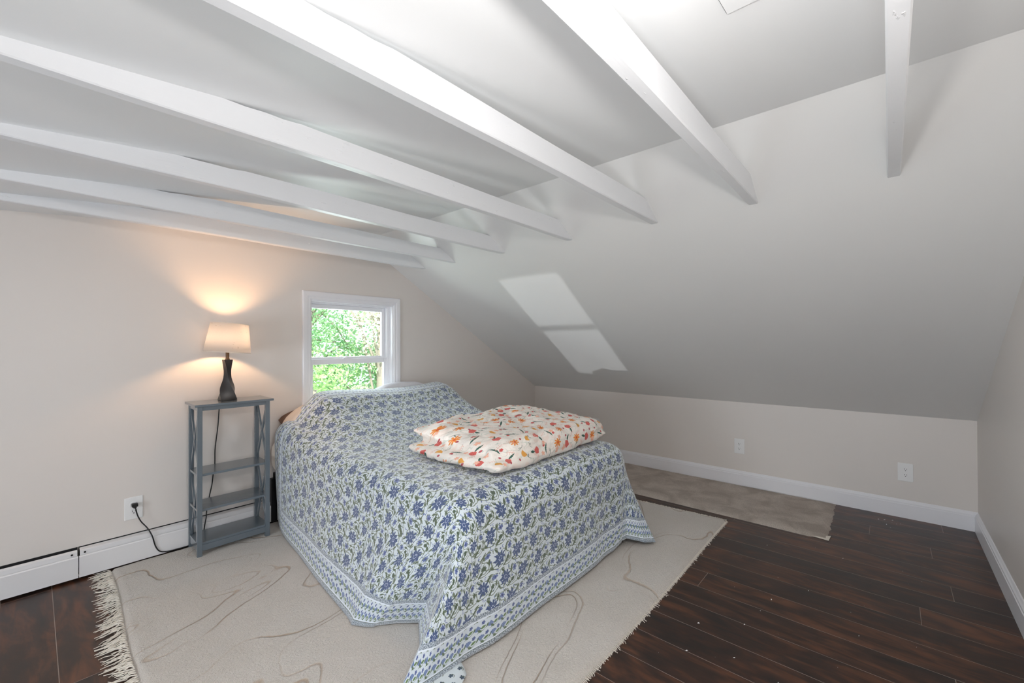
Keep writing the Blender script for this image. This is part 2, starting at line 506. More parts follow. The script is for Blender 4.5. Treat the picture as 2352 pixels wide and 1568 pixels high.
def glass_mat():
    M = Mat('window_glass')
    t = M.n('ShaderNodeBsdfTransparent'); g = M.n('ShaderNodeBsdfGlossy'); g.inputs['Roughness'].default_value = 0.02
    t.inputs['Color'].default_value = (0.96, 0.98, 0.97, 1)
    fr = M.n('ShaderNodeFresnel'); fr.inputs['IOR'].default_value = 1.3
    mx = M.n('ShaderNodeMixShader')
    out = [n_ for n_ in M.nt.nodes if n_.type == 'OUTPUT_MATERIAL'][0]
    M.l(fr.outputs[0], mx.inputs[0]); M.l(t.outputs[0], mx.inputs[1]); M.l(g.outputs[0], mx.inputs[2]); M.l(mx.outputs[0], out.inputs[0])
    return M.m
m_glass = glass_mat()

def leaf_mat(name, a, b):
    M = Mat(name, lin(*a), 0.6)
    at = M.n('ShaderNodeTexCoord')
    n = M.noise(at.outputs['Object'], 2.3, 3)
    col = M.mix(edge(n - 0.5, 5), lin(*a), lin(*b))
    M.color(col)
    tr = M.n('ShaderNodeBsdfTranslucent'); M.l(col, tr.inputs['Color'])
    mx = M.n('ShaderNodeMixShader'); mx.inputs[0].default_value = 0.45
    out = [n_ for n_ in M.nt.nodes if n_.type == 'OUTPUT_MATERIAL'][0]
    M.l(M.b.outputs[0], mx.inputs[1]); M.l(tr.outputs[0], mx.inputs[2]); M.l(mx.outputs[0], out.inputs[0])
    return M.m
m_leaf_a = leaf_mat('leaves_fresh', (158, 196, 128), (206, 226, 168))
m_leaf_b = leaf_mat('leaves_deep', (136, 184, 136), (188, 216, 168))
m_leaf_c = leaf_mat('leaves_pale', (222, 226, 196), (240, 238, 220))
m_bark = fabric('bark', (160, 150, 138), 30, 0.6)
m_lawn = fabric('outside_ground', (176, 190, 140), 6, 0.3)
m_siding = paint('outside_roofing', (120, 118, 116), 0.8, 0.1)

# ------------------------------------------------------------------ mesh helpers
class MB:
    def __init__(self): self.v = []; self.f = []; self.smooth = False
    def add(self, verts, faces):
        o = len(self.v); self.v += [tuple(p) for p in verts]; self.f += [tuple(i + o for i in f) for f in faces]
        return self
    def box(self, x0, x1, y0, y1, z0, z1):
        v = [(x0, y0, z0), (x1, y0, z0), (x1, y1, z0), (x0, y1, z0), (x0, y0, z1), (x1, y0, z1), (x1, y1, z1), (x0, y1, z1)]
        return self.add(v, [(0, 3, 2, 1), (4, 5, 6, 7), (0, 1, 5, 4), (1, 2, 6, 5), (2, 3, 7, 6), (3, 0, 4, 7)])
    def prism(self, pts, axis, a, b):
        """polygon pts (2D) extruded along axis from a to b"""
        def P(p, t):
            return {'x': (t, p[0], p[1]), 'y': (p[0], t, p[1]), 'z': (p[0], p[1], t)}[axis]
        n = len(pts)
        v = [P(p, a) for p in pts] + [P(p, b) for p in pts]
        f = [tuple(range(n))[::-1], tuple(range(n, 2 * n))] + [(i, (i + 1) % n, n + (i + 1) % n, n + i) for i in range(n)]
        return self.add(v, f)
    def bar(self, a, b, w, h, up=(0, 0, 1)):
        a, b = Vector(a), Vector(b); d = (b - a).normalized(); up = Vector(up)
        s = d.cross(up).normalized() * (w / 2); t = s.cross(d).normalized() * (h / 2)
        v = [a + s + t, a - s + t, a - s - t, a + s - t, b + s + t, b - s + t, b - s - t, b + s - t]
        return self.add(v, [(0, 1, 2, 3), (7, 6, 5, 4), (0, 4, 5, 1), (1, 5, 6, 2), (2, 6, 7, 3), (3, 7, 4, 0)])
    def tube(self, pts, r, n=8, cap=True):
        pts = [Vector(p) for p in pts]; m = len(pts)
        rr = r if hasattr(r, '__len__') else [r] * m
        vs = []; prev = None
        for i, p in enumerate(pts):
            d = (pts[min(i + 1, m - 1)] - pts[max(i - 1, 0)])
            if d.length < 1e-9: d = Vector((0, 0, 1))
            d.normalize()
            if prev is None:
                s = d.orthogonal().normalized()
            else:
                s = (prev - d * prev.dot(d))
                s = s.normalized() if s.length > 1e-6 else d.orthogonal().normalized()
            prev = s; t = d.cross(s)
            vs += [p + (s * math.cos(2 * math.pi * k / n) + t * math.sin(2 * math.pi * k / n)) * rr[i] for k in range(n)]
        fs = [(i * n + k, i * n + (k + 1) % n, (i + 1) * n + (k + 1) % n, (i + 1) * n + k) for i in range(m - 1) for k in range(n)]
        if cap: fs += [tuple(range(n))[::-1], tuple(range((m - 1) * n, m * n))]
        return self.add(vs, fs)
    def lathe(self, prof, c, n=32, closed=False):
        cx, cy, cz = c; m = len(prof)
        vs = [(cx + r * math.cos(2 * math.pi * k / n), cy + r * math.sin(2 * math.pi * k / n), cz + z) for r, z in prof for k in range(n)]
        mm = m if closed else m - 1
        fs = [(i * n + k, i * n + (k + 1) % n, ((i + 1) % m) * n + (k + 1) % n, ((i + 1) % m) * n + k) for i in range(mm) for k in range(n)]
        return self.add(vs, fs)
    def build(self, name, mat, parent=None, smooth=False, bevel=0.0, fix=True):
        me = bpy.data.meshes.new(name); me.from_pydata(self.v, [], self.f); me.update()
        if fix:
            bm = bmesh.new(); bm.from_mesh(me); bmesh.ops.recalc_face_normals(bm, faces=bm.faces); bm.to_mesh(me); bm.free()
        me.materials.append(mat)
        if smooth: me.polygons.foreach_set('use_smooth', [True] * len(me.polygons))
        o = bpy.data.objects.new(name, me); COL.objects.link(o)
        if parent is not None:
            o.parent = parent; o.matrix_parent_inverse = Matrix.Translation(-parent.location)
        if bevel:
            b = o.modifiers.new('bevel', 'BEVEL'); b.width = bevel; b.segments = 2; b.limit_method = 'ANGLE'
        return o

def structure(o): o['kind'] = 'structure'; return o
def tag(o, label, cat, group=None, kind=None):
    o['label'] = label; o['category'] = cat
    if group: o['group'] = group
    if kind: o['kind'] = kind
    return o
def thing(name, loc, label, cat, group=None):
    o = bpy.data.objects.new(name, None); COL.objects.link(o); o.location = loc; o.empty_display_size = 0.1
    return tag(o, label, cat, group)
def copy_thing(src, loc, label):
    r = src.copy(); COL.objects.link(r); r.location = loc; r['label'] = label
    def kids(a, b):
        for ch in list(a.children):
            if ch.name.startswith('_'): continue
            c = ch.copy(); COL.objects.link(c); c.parent = b; c.matrix_parent_inverse = ch.matrix_parent_inverse.copy(); kids(ch, c)
    kids(src, r)
    return r

# ------------------------------------------------------------------ room shell
T = 0.12
structure(MB().box(LWX - T, K + T, RW - T, G + T, -0.12, 0).build('floor', m_floor))

WX0, WX1, WZ0, WZ1 = 1.345, 2.045, 0.66, 1.535      # gable window opening
def gable_poly(x0, x1, z0, top=True):
    pts = [(x0, z0), (x1, z0), (x1, ceil_z(x1) + 0.02)]
    if x0 < XC < x1: pts.append((XC, ZC + 0.02))
    pts.append((x0, ceil_z(x0) + 0.02))
    return pts
wl = MB()
wl.prism(gable_poly(LWX - T, WX0, 0), 'y', G, G + T)
wl.prism([(WX0, 0), (WX1, 0), (WX1, WZ0), (WX0, WZ0)], 'y', G, G + T)
wl.prism(gable_poly(WX0, WX1, WZ1), 'y', G, G + T)
wl.prism(gable_poly(WX1, K + T, 0), 'y', G, G + T)
structure(wl.build('wall_left', m_wall))
structure(MB().box(K, K + T, RW - T, G, 0, ZK + 0.0).build('wall_right', m_wall))
structure(MB().prism(gable_poly(LWX - T, K + T, 0), 'y', RW - T, RW).build('wall_front', m_wall))
# wall behind the camera with two windows
WINS = [(1.27, 1.83, 0.345, 1.215), (0.0, 0.70, 0.36, 1.34)]
wb = MB(); zt = ceil_z(LWX) + 0.02
ys = RW
for (y0, y1, z0, z1) in sorted(WINS):
    wb.box(LWX - T, LWX, ys, y0, 0, zt)
    wb.box(LWX - T, LWX, y0, y1, 0, z0)
    wb.box(LWX - T, LWX, y0, y1, z1, zt)
    ys = y1
wb.box(LWX - T, LWX, ys, G, 0, zt)
structure(wb.build('wall_back', m_wall))
# ceiling: low pitch part and the steep slope
cp = MB().prism([(LWX - T, ceil_z(LWX - T)), (XC, ZC), (XC + 0.03, ZC + 0.35), (LWX - T, ceil_z(LWX - T) + 0.35)], 'y', RW - T, G + T)
structure(cp.build('ceiling', m_ceiling))
kx = K + 0.45
sp = MB().prism([(XC, ZC), (kx, ceil_z(kx)), (kx, ceil_z(kx) + 0.4), (XC + 0.03, ZC + 0.35)], 'y', RW - T, G + T)
structure(sp.build('ceiling_slope', m_slope))

# baseboards
def base_profile(h=0.122, t=0.016):
    return [(0, 0), (t, 0), (t, h - 0.030), (t - 0.003, h - 0.026), (t - 0.003, h - 0.018), (t - 0.008, h - 0.010), (t - 0.012, h - 0.002), (t - 0.014, h), (0, h)]
structure(MB().prism([(K - a, b) for a, b in base_profile()], 'y', RW, G).build('baseboard_right', m_trim))
structure(MB().prism([(RW + a, b) for a, b in base_profile()], 'x', LWX, K - 0.016).build('baseboard_front', m_trim))
structure(MB().prism([(G - a, b) for a, b in base_profile()], 'x', 1.30, K - 0.016).build('baseboard_left', m_trim))

# ------------------------------------------------------------------ gable window
def window_casing(name, x0, x1, z0, z1):
    w = 0.062
    prof = [(0.0, 0.0), (0.0, 0.010), (0.008, 0.014), (0.022, 0.014), (0.027, 0.018), (0.046, 0.020), (0.056, 0.020), (w, 0.014), (w, 0.0)]
    mb = MB()
    corners = [(x0, z0, -1, -1), (x1, z0, 1, -1), (x1, z1, 1, 1), (x0, z1, -1, 1)]
    rings = [[(cx + sx * a, G - b, cz + sz * a) for a, b in prof] for cx, cz, sx, sz in corners]
    n = len(prof)
    vs = [p for rg in rings for p in rg]
    fs = [(i * n + k, i * n + (k + 1) % n, ((i + 1) % 4) * n + (k + 1) % n, ((i + 1) % 4) * n + k) for i in range(4) for k in range(n)]
    return mb.add(vs, fs).build(name, m_trim)
structure(window_casing('trim_1', WX0 + 0.005, WX1 - 0.002, WZ0, WZ1 - 0.002))
win = thing('window_1', (1.695, G + 0.06, WZ0), 'white double-hung window between bed pillows and sloped ceiling, trees outside', 'window')
win['kind'] = 'structure'
def frame4(mb, x0, x1, y0, y1, z0, z1, wl_, wr, wb_, wt_):
    mb.box(x0, x0 + wl_, y0, y1, z0, z1); mb.box(x1 - wr, x1, y0, y1, z0, z1)
    mb.box(x0 + wl_, x1 - wr, y0, y1, z0, z0 + wb_); mb.box(x0 + wl_, x1 - wr, y0, y1, z1 - wt_, z1)
fr = MB(); frame4(fr, WX0, WX1, G + 0.0, G + T, WZ0, WZ1, 0.012, 0.012, 0.015, 0.012)
frame4(fr, WX0 + 0.012, WX1 - 0.012, G + 0.045, G + 0.110, WZ0 + 0.015, WZ1 - 0.012, 0.012, 0.022, 0.012, 0.012)
fr.build('window_frame', m_trim, win)
us = MB(); frame4(us, WX0 + 0.014, WX1 - 0.036, G + 0.082, G + 0.108, 1.075, WZ1 - 0.024, 0.030, 0.026, 0.030, 0.032)
uso = us.build('upper_sash', m_trim, win, bevel=0.003)
MB().box(WX0 + 0.03, WX1 - 0.05, G + 0.093, G + 0.097, 1.09, WZ1 - 0.04).build('pane', m_glass, uso)
ls = MB(); frame4(ls, WX0 + 0.014, WX1 - 0.030, G + 0.050, G + 0.076, WZ0 + 0.027, 1.090, 0.030, 0.032, 0.045, 0.040)
lso = ls.build('lower_sash', m_trim, win, bevel=0.003)
MB().box(WX0 + 0.03, WX1 - 0.05, G + 0.061, G + 0.065, WZ0 + 0.05, 1.07).build('pane', m_glass, lso)
lk = MB().box(1.63, 1.69, G + 0.052, G + 0.076, 1.090, 1.098); lk.lathe([(0.0, 0.0), (0.012, 0.0), (0.012, 0.012), (0.0, 0.014)], (1.66, G + 0.064, 1.098), 16)
lk.build('sash_lock', m_trim, win)

# windows in the wall behind the camera (out of frame, daylight comes in here)
for i, (y0, y1, z0, z1) in enumerate(WINS):
    w_ = MB()
    def fb(a0, a1, b0, b1, wd, xa, xb):
        w_.box(xa, xb, a0, a0 + wd, b0, b1); w_.box(xa, xb, a1 - wd, a1, b0, b1)
        w_.box(xa, xb, a0 + wd, a1 - wd, b0, b0 + wd); w_.box(xa, xb, a0 + wd, a1 - wd, b1 - wd, b1)
    zm = 0.815 if i == 0 else 0.85
    fb(y0, y1, zm - 0.025, z1, 0.035, LWX - 0.10, LWX - 0.07)
    fb(y0, y1, z0, zm + 0.02, 0.035, LWX - 0.07, LWX - 0.04)
    structure(w_.build('window_%d' % (i + 2), m_trim))

# ------------------------------------------------------------------ ceiling beams
BL = ['nearest the window wall, farthest of the seven', 'second out from the window wall', 'third out from the window wall',
      'fourth out from the window wall, middle of the seven', 'fifth out from the window wall, over the bed foot',
      'sixth out from the window wall', 'seventh, farthest from the window wall, showing its underside']
def make_beam(i, yc):
    zt_, hw = 1.905, 0.0195
    xn = XC - (ZC - zt_) / CK
    xl = XC - (ZC - ZB) / CK
    xt = XC + (ZC - zt_) / SL
    low = []; N = 44
    rng = random.Random(100 + i)
    ph, ph2 = rng.uniform(0, 6), rng.uniform(0, 6)
    def wob(x): return 0.0022 * math.sin(x * 2.1 + ph) + 0.0010 * math.sin(x * 7.3 + ph2)
    top = []
    for k in range(N + 1):
        t = k / N
        x = xl + (XB - xl) * t
        low.append((x, ZB + (wob(x) if 0 < k < N else 0)))
    for k in range(N + 1):
        t = k / N
        x = xt + (xl + 0.02 - xt) * t
        z = min(zt_ + wob(x + 1.3) , ceil_z(x)) if x > xn - 0.1 else ceil_z(x)
        top.append((x, z))
    # little chamfered notch where the ceiling meets the top of the beam
    top = [(x, z - 0.006 if abs(x - xn) < 0.07 else z) for x, z in top]
    pts = low + top
    # cross section: rounded lower arrises by three layers in y
    mb = MB()
    n = len(pts)
    def layer(y, inset):
        return [(x, y, z + (inset if k < len(low) else 0)) for k, (x, z) in enumerate(pts)]
    ls_ = [layer(yc - hw, 0.0035), layer(yc - hw + 0.0035, 0), layer(yc + hw - 0.0035, 0), layer(yc + hw, 0.0035)]
    vs = [p for l in ls_ for p in l]
    fs = []
    for a in range(3):
        for k in range(n):
            fs.append((a * n + k, a * n + (k + 1) % n, (a + 1) * n + (k + 1) % n, (a + 1) * n + k))
    # side faces as strips between low and top
    for a in (0, 3):
        for k in range(N):
            fs.append((a * n + k, a * n + k + 1, a * n + n - 2 - k, a * n + n - 1 - k))
    mb.add(vs, fs)
    o = mb.build('ceiling_beam', m_beam)
    tag(o, 'white painted ceiling beam, ' + BL[i], 'beam', 'exposed ceiling beams', 'thing')
    return o
for i, y in enumerate(BEAM_Y): make_beam(i, y)

# flush square panel on the ceiling near the camera
cpn = MB()
pc = [(1.067, 0.276), (1.00, 0.345), (0.70, 0.335), (0.70, -0.10), (1.12, -0.10)]
def hatch(x0, x1, y0, y1, t):
    v = [(x0, y0), (x1, y0), (x1, y1), (x0, y1)]
    vs = [(x, y, ceil_z(x) + 0.001) for x, y in v] + [(x, y, ceil_z(x) - t) for x, y in v]
    return MB().add(vs, [(0, 1, 2, 3), (4, 5, 6, 7), (0, 1, 5, 4), (1, 2, 6, 5), (2, 3, 7, 6), (3, 0, 4, 7)])
hp = thing('ceiling_panel', (0.86, 0.08, ceil_z(0.86)), 'thin white square panel set in the ceiling at the top edge', 'panel')
hatch(0.62, 1.066, -0.14, 0.277, 0.002).build('panel_rim', m_screw, hp)
hatch(0.623, 1.063, -0.137, 0.274, 0.007).build('cover', m_ceiling, hp)

# ------------------------------------------------------------------ outlets
def outlet_mesh(root, w, h, blank=False):
    """plate on a wall facing -Y, root at its centre"""
    L = root.location
    def bld(mb, name, mat, par, bevel=0):
        return mb.build(name, mat, par, bevel=bevel)
    pl = bld(MB().box(L.x - w / 2, L.x + w / 2, L.y - 0.006, L.y, L.z - h / 2, L.z + h / 2), 'cover_plate', m_plate, root, 0.003)
    if blank:
        for s in (-1, 1):
            bld(MB().lathe([(0, 0), (0.004, 0)], (0, 0, 0)).add([], []), 'screw', m_plate, root).hide_render = False
    else:
        for s in (-1, 1):
            zc = L.z + s * 0.0195
            pts = []
            for k in range(24):
                a = 2 * math.pi * k / 24
                pts.append((L.x + 0.0172 * math.cos(a), zc + max(-0.0138, min(0.0138, 0.0172 * math.sin(a)))))
            so = bld(MB().prism(pts, 'y', L.y - 0.0085, L.y - 0.004), 'socket', m_plate, root)
            sl = MB()
            sl.box(L.x - 0.0075, L.x - 0.0052, L.y - 0.0089, L.y - 0.008, zc - 0.001, zc + 0.008)
            sl.box(L.x + 0.0052, L.x + 0.0070, L.y - 0.0089, L.y - 0.008, zc, zc + 0.0075)
            sl.lathe([(0.0, -0.0002), (0.0028, -0.0002)], (L.x, L.y, zc), 10) if False else sl.box(L.x - 0.0024, L.x + 0.0024, L.y - 0.0089, L.y - 0.008, zc - 0.0095, zc - 0.005)
            s_o = sl.build('slots', m_slot, so)
            s_o.matrix_parent_inverse = Matrix.Identity(4)
            s_o.parent = so
    return root
def rot_knee(root):
    root.rotation_euler = (0, 0, -math.pi / 2)
o1 = thing('wall_outlet', (0.377, G, 0.293), 'white duplex outlet with black plug left of the grey shelf stand', 'outlet', 'duplex wall outlets')
outlet_mesh(o1, 0.079, 0.124)
o2 = copy_thing(o1, (K, 0.955, 0.328), 'white duplex outlet on knee wall, closer to the bed')
rot_knee(o2)
o3 = copy_thing(o1, (K, -0.079, 0.311), 'white duplex outlet on knee wall, nearest the right-hand corner')
rot_knee(o3)
o4 = thing('blank_wall_plate', (K, 2.34, 0.345), 'plain white wall plate behind the folded floral comforter', 'wall plate')
bp = MB().box(K - 0.006, K, 2.34 - 0.04, 2.34 + 0.04, 0.283, 0.407).build('cover_plate', m_plate, o4, bevel=0.003)
for s in (-1, 1):
    MB().tube([(K - 0.0055, 2.34, 0.345 + s * 0.042), (K - 0.0075, 2.34, 0.345 + s * 0.042)], 0.0035, 10).build('screw', m_plate, o4)

# ------------------------------------------------------------------ baseboard heater: two lengths
def heater(x0, x1, label, opened, screw_x):
    r = thing('baseboard_heater', ((x0 + x1) / 2, G - 0.03, 0), label, 'heater', 'baseboard heater lengths')
    yf = G - 0.060
    MB().box(x0, x1, G - 0.045, G - 0.001, 0.03, 0.105).build('fin_core', m_gap_shade, r)
    MB().prism([(G, 0.012), (G, 0.153), (G - 0.002, 0.153), (G - 0.002, 0.012)], 'x', x0, x1).build('back_plate', m_gap_shade, r)  # coloured near-black so the slot behind the damper reads as shaded
    zt_ = 0.123
    MB().prism([(yf, 0.014), (yf, zt_ - 0.006), (yf + 0.003, zt_), (yf + 0.006, zt_), (yf + 0.006, zt_ - 0.002), (yf + 0.004, zt_ - 0.004),
                (yf + 0.003, zt_ - 0.008), (yf + 0.003, 0.014)], 'x', x0, x1).build('front_cover', m_heater, r)
    yw = G - (0.034 if opened else 0.009)
    d = [(yf + 0.013, 0.114), (yf + 0.015, 0.143), (yf + 0.020, 0.147), (yw, 0.150), (yw, 0.148), (yf + 0.021, 0.145), (yf + 0.017, 0.142), (yf + 0.015, 0.114)]
    dm = MB().prism(d, 'x', x0 + 0.003, x1 - 0.003).build('damper', m_heater, r)
    zz = 0.133
    MB().tube([(screw_x, yf + 0.010, zz), (screw_x, yf + 0.015, zz + 0.001)], 0.0042, 10).build('screw', m_slot, r)
    return r
heater(-1.6, 0.1575, 'white baseboard heater length with open damper, by bare dark floor', True, 0.135)
heater(0.1605, 1.28, 'white baseboard heater length running behind the grey shelf stand', False, 0.182)

# ------------------------------------------------------------------ rug
def rug():
    r = thing('area_rug', (1.7, 1.95, 0), 'cream wool rug with wavy carved lines and fringe under the bed', 'rug')
    x0, x1, y0, y1, t = 0.262, 3.090, 0.815, 3.100, 0.016
    nx, ny = 150, 120
    def xr(y): return 3.100 - 0.080 * min(max(y - 0.83, 0), 0.8)
    vs = []; fs = []
    for j in range(ny + 1):
        for i in range(nx + 1):
            u, v = i / nx, j / ny
            x, y = x0 + (x1 - x0) * u, y0 + (y1 - y0) * v
            wx = 0.010 * math.sin(y * 2.2 + 0.6) * (1 - u) + 0.006 * math.sin(y * 5) * (1 - u)
            wy = 0.006 * math.sin(x * 2.6) + 0.004 * noise.noise((x * 14, 3, v))
            ed = min(min(u, 1 - u) * (x1 - x0), min(v, 1 - v) * (y1 - y0))
            z = t * min(1, (ed / 0.014)) ** 0.5 if ed > 0 else 0.0
            if ed > 0: z += 0.0022 * noise.noise((x * 9, y * 9, 0)) + 0.0012 * noise.noise((x * 40, y * 40, 2))
            vs.append((x + wx + (xr(y) - x1) * u ** 3, y + wy * (1 - v), z + 0.0006))
    for j in range(ny):
        for i in range(nx):
            a = j * (nx + 1) + i
            fs.append((a, a + 1, a + nx + 2, a + nx + 1))
    mb = MB().add(vs, fs)
    mb.build('pile', m_rug, r, smooth=True)
    fr_ = MB(); rng = random.Random(3)
    def strand(x, y, sgn, ln):
        a = rng.uniform(-0.45, 0.45) + 0.40 * math.sin(y * 31) + 0.25 * math.sin(y * 9 + 1)
        p = [(x, y, 0.010)]
        n = 5
        cx, cy = x, y
        for k in range(n):
            aa = a + rng.uniform(-0.5, 0.5)
            cx += sgn * math.cos(aa) * ln / n; cy += math.sin(aa) * ln / n
            p.append((cx, cy, max(0.0035, 0.010 - 0.004 * k + rng.uniform(0, 0.006))))
        fr_.tube(p, [0.0019, 0.0019, 0.0018, 0.0018, 0.0017, 0.0011], 4, cap=False)
    y = y0 + 0.01
    while y < y1 - 0.01:
        xl = x0 + 0.010 * math.sin(y * 2.2 + 0.6) + 0.006 * math.sin(y * 5)
        for q in range(3): strand(xl + 0.004, y + rng.uniform(-0.002, 0.002), -1, rng.uniform(0.050, 0.100))
        y += 0.0140
    y = y0 + 0.01
    while y < y1 - 0.01:
        for q in range(3): strand(xr(y) - 0.004, y + rng.uniform(-0.004, 0.004), 1, rng.uniform(0.015, 0.042))
        y += 0.010
    x = x0 + 0.02
    while x < x1:
        ln = rng.uniform(0.003, 0.010) if rng.random() < 0.93 else rng.uniform(0.01, 0.02)
        a = rng.uniform(-1, 1)
        yy = y0 + 0.006 * math.sin(x * 2.6)
        fr_.tube([(x, yy + 0.006, 0.009), (x + a * ln * 0.5, yy - ln * 0.6, 0.008), (x + a * ln, yy - ln, 0.004)], 0.0014, 3, cap=False)
        x += 0.006
    f = fr_.build('fringe', m_fringe, r, smooth=True, fix=False)
    f['kind'] = 'stuff'; f['label'] = 'knotted cream fringe strands'
rug()

# ------------------------------------------------------------------ carpet strip along the knee wall
def carpet():
    x0, x1, y0, y1, t = 3.20, K - 0.017, 0.285, G - 0.02, 0.010
    nx, ny = 24, 90
    rng = random.Random(5)
    jag = [rng.uniform(-0.006, 0.006) for _ in range(nx + 1)]
    vs = []; fs = []
    for j in range(ny + 1):
        for i in range(nx + 1):
            u, v = i / nx, j / ny
            x, y = x0 + (x1 - x0) * u, y0 + (y1 - y0) * v
            ed = min(min(u, 1 - u) * (x1 - x0), min(v, 1 - v) * (y1 - y0))
            z = t * min(1, ed / 0.02) ** 0.5 + 0.0006
            if ed > 0: z += 0.0015 * noise.noise((x * 12, y * 12, 7))
            sh = 0.05 * (y0 + 0.9 - y) if v < 0.3 else 0
            vs.append((x + (0.02 * (1 - u) if v < 0.03 else 0), y + jag[i] * (1 - v) + 0.02 * u * (v < 0.03), z))
    for j in range(ny):
        for i in range(nx):
            a = j * (nx + 1) + i
            fs.append((a, a + 1, a + nx + 2, a + nx + 1))
    r = thing('carpet_remnant', (3.58, 1.6, 0), 'long grey-beige carpet offcut lying along the knee wall', 'carpet')
    MB().add(vs, fs).build('pile', m_carpet, r, smooth=True)
    MB().add([(3.205, 0.281, 0.002), (3.29, 0.277, 0.002), (3.215, 0.36, 0.002), (3.205, 0.281, 0.004), (3.29, 0.277, 0.004), (3.215, 0.36, 0.004)],
             [(0, 1, 2), (3, 4, 5), (0, 1, 4, 3), (1, 2, 5, 4), (2, 0, 3, 5)]).build('backing', m_fringe, r)
carpet()

# loose chips on the laminate
db = MB(); rng = random.Random(9)
def chip(x, y, s):
    a = rng.uniform(0, 3.1)
    dx, dy = math.cos(a) * s, math.sin(a) * s
    db.add([(x - dx, y - dy, 0.0003), (x + dy * 0.4, y - dx * 0.4, 0.0003), (x + dx, y + dy, 0.0003), (x - dy * 0.4, y + dx * 0.4, 0.0003), (x, y, 0.0003 + s * 0.5)],
           [(0, 1, 4), (1, 2, 4), (2, 3, 4), (3, 0, 4)])
for x, y in [(3.826, 0.061), (3.80, -0.03), (3.82, -0.05), (3.75, 0.02), (3.86, -0.01), (3.70, 0.00), (3.84, 0.03), (2.30, 0.42), (2.17, 0.44), (2.02, 0.47), (1.70, 0.60), (1.78, 0.45), (1.62, 0.42),
             (1.9, 0.62), (2.5, 0.3), (2.9, 0.55), (3.0, 0.2), (2.25, 0.1), (1.75, 0.3)]:
    chip(x, y, rng.uniform(0.003, 0.0075))
for k in range(26): chip(rng.uniform(1.5, 3.8), rng.uniform(-0.2, 0.7), rng.uniform(0.001, 0.0025))
tag(db.build('debris', m_plate), 'small pale chips scattered over the dark laminate floor', 'debris', kind='stuff')

# ------------------------------------------------------------------ grey shelf stand
def shelf_stand():
    X0, X1, Y0, Y1, ZT = 0.610, 0.981, 2.886, 3.098, 0.855
    r = thing('shelf_stand', ((X0 + X1) / 2, (Y0 + Y1) / 2, 0.0), 'narrow grey painted shelf stand with crossed sides left of the bed', 'shelf')
    z0 = 0.017
    lw = 0.028
    MB().box(X0 - 0.015, X1 + 0.017, Y0 - 0.018, Y1 + 0.006, ZT, ZT + 0.013).build('table_top', m_grey, r, bevel=0.0015)
    for x in (X0, X1 - lw + 0.004):
        for y in (Y0, Y1 - 0.022):
            MB().box(x, x + lw - 0.004, y, y + 0.022, z0, ZT).build('leg', m_grey, r, bevel=0.0012)
    for z in (0.462, 0.264, 0.078):
        MB().box(X0 + 0.003, X1 - 0.003, Y0 + 0.010, Y1 - 0.006, z, z + 0.013).build('shelf', m_grey, r, bevel=0.001)
    for y in (Y0 + 0.003, Y1 - 0.018):
        MB().box(X0 + 0.024, X1 - 0.024, y, y + 0.015, ZT - 0.024, ZT).build('top_rail', m_grey, r)
        MB().box(X0 + 0.024, X1 - 0.024, y, y + 0.015, 0.046, 0.079).build('bottom_rail', m_grey, r)
    for x in (X0 + 0.004, X1 - 0.018):
        MB().box(x, x + 0.014, Y0 + 0.022, Y1 - 0.022, ZT - 0.024, ZT).build('side_rail', m_grey, r)
        MB().box(x, x + 0.014, Y0 + 0.022, Y1 - 0.022, 0.046, 0.079).build('side_rail', m_grey, r)
        for za, zb_ in ((0.475, ZT - 0.022), (0.079, 0.462)):
            c = MB()
            c.bar((x + 0.0075, Y0 + 0.018, za), (x + 0.0075, Y1 - 0.018, zb_), 0.016, 0.009, up=(1, 0, 0))
            c.bar((x + 0.0065, Y1 - 0.018, za), (x + 0.0065, Y0 + 0.018, zb_), 0.016, 0.009, up=(1, 0, 0))
            c.build('cross_brace', m_grey, r)
shelf_stand()

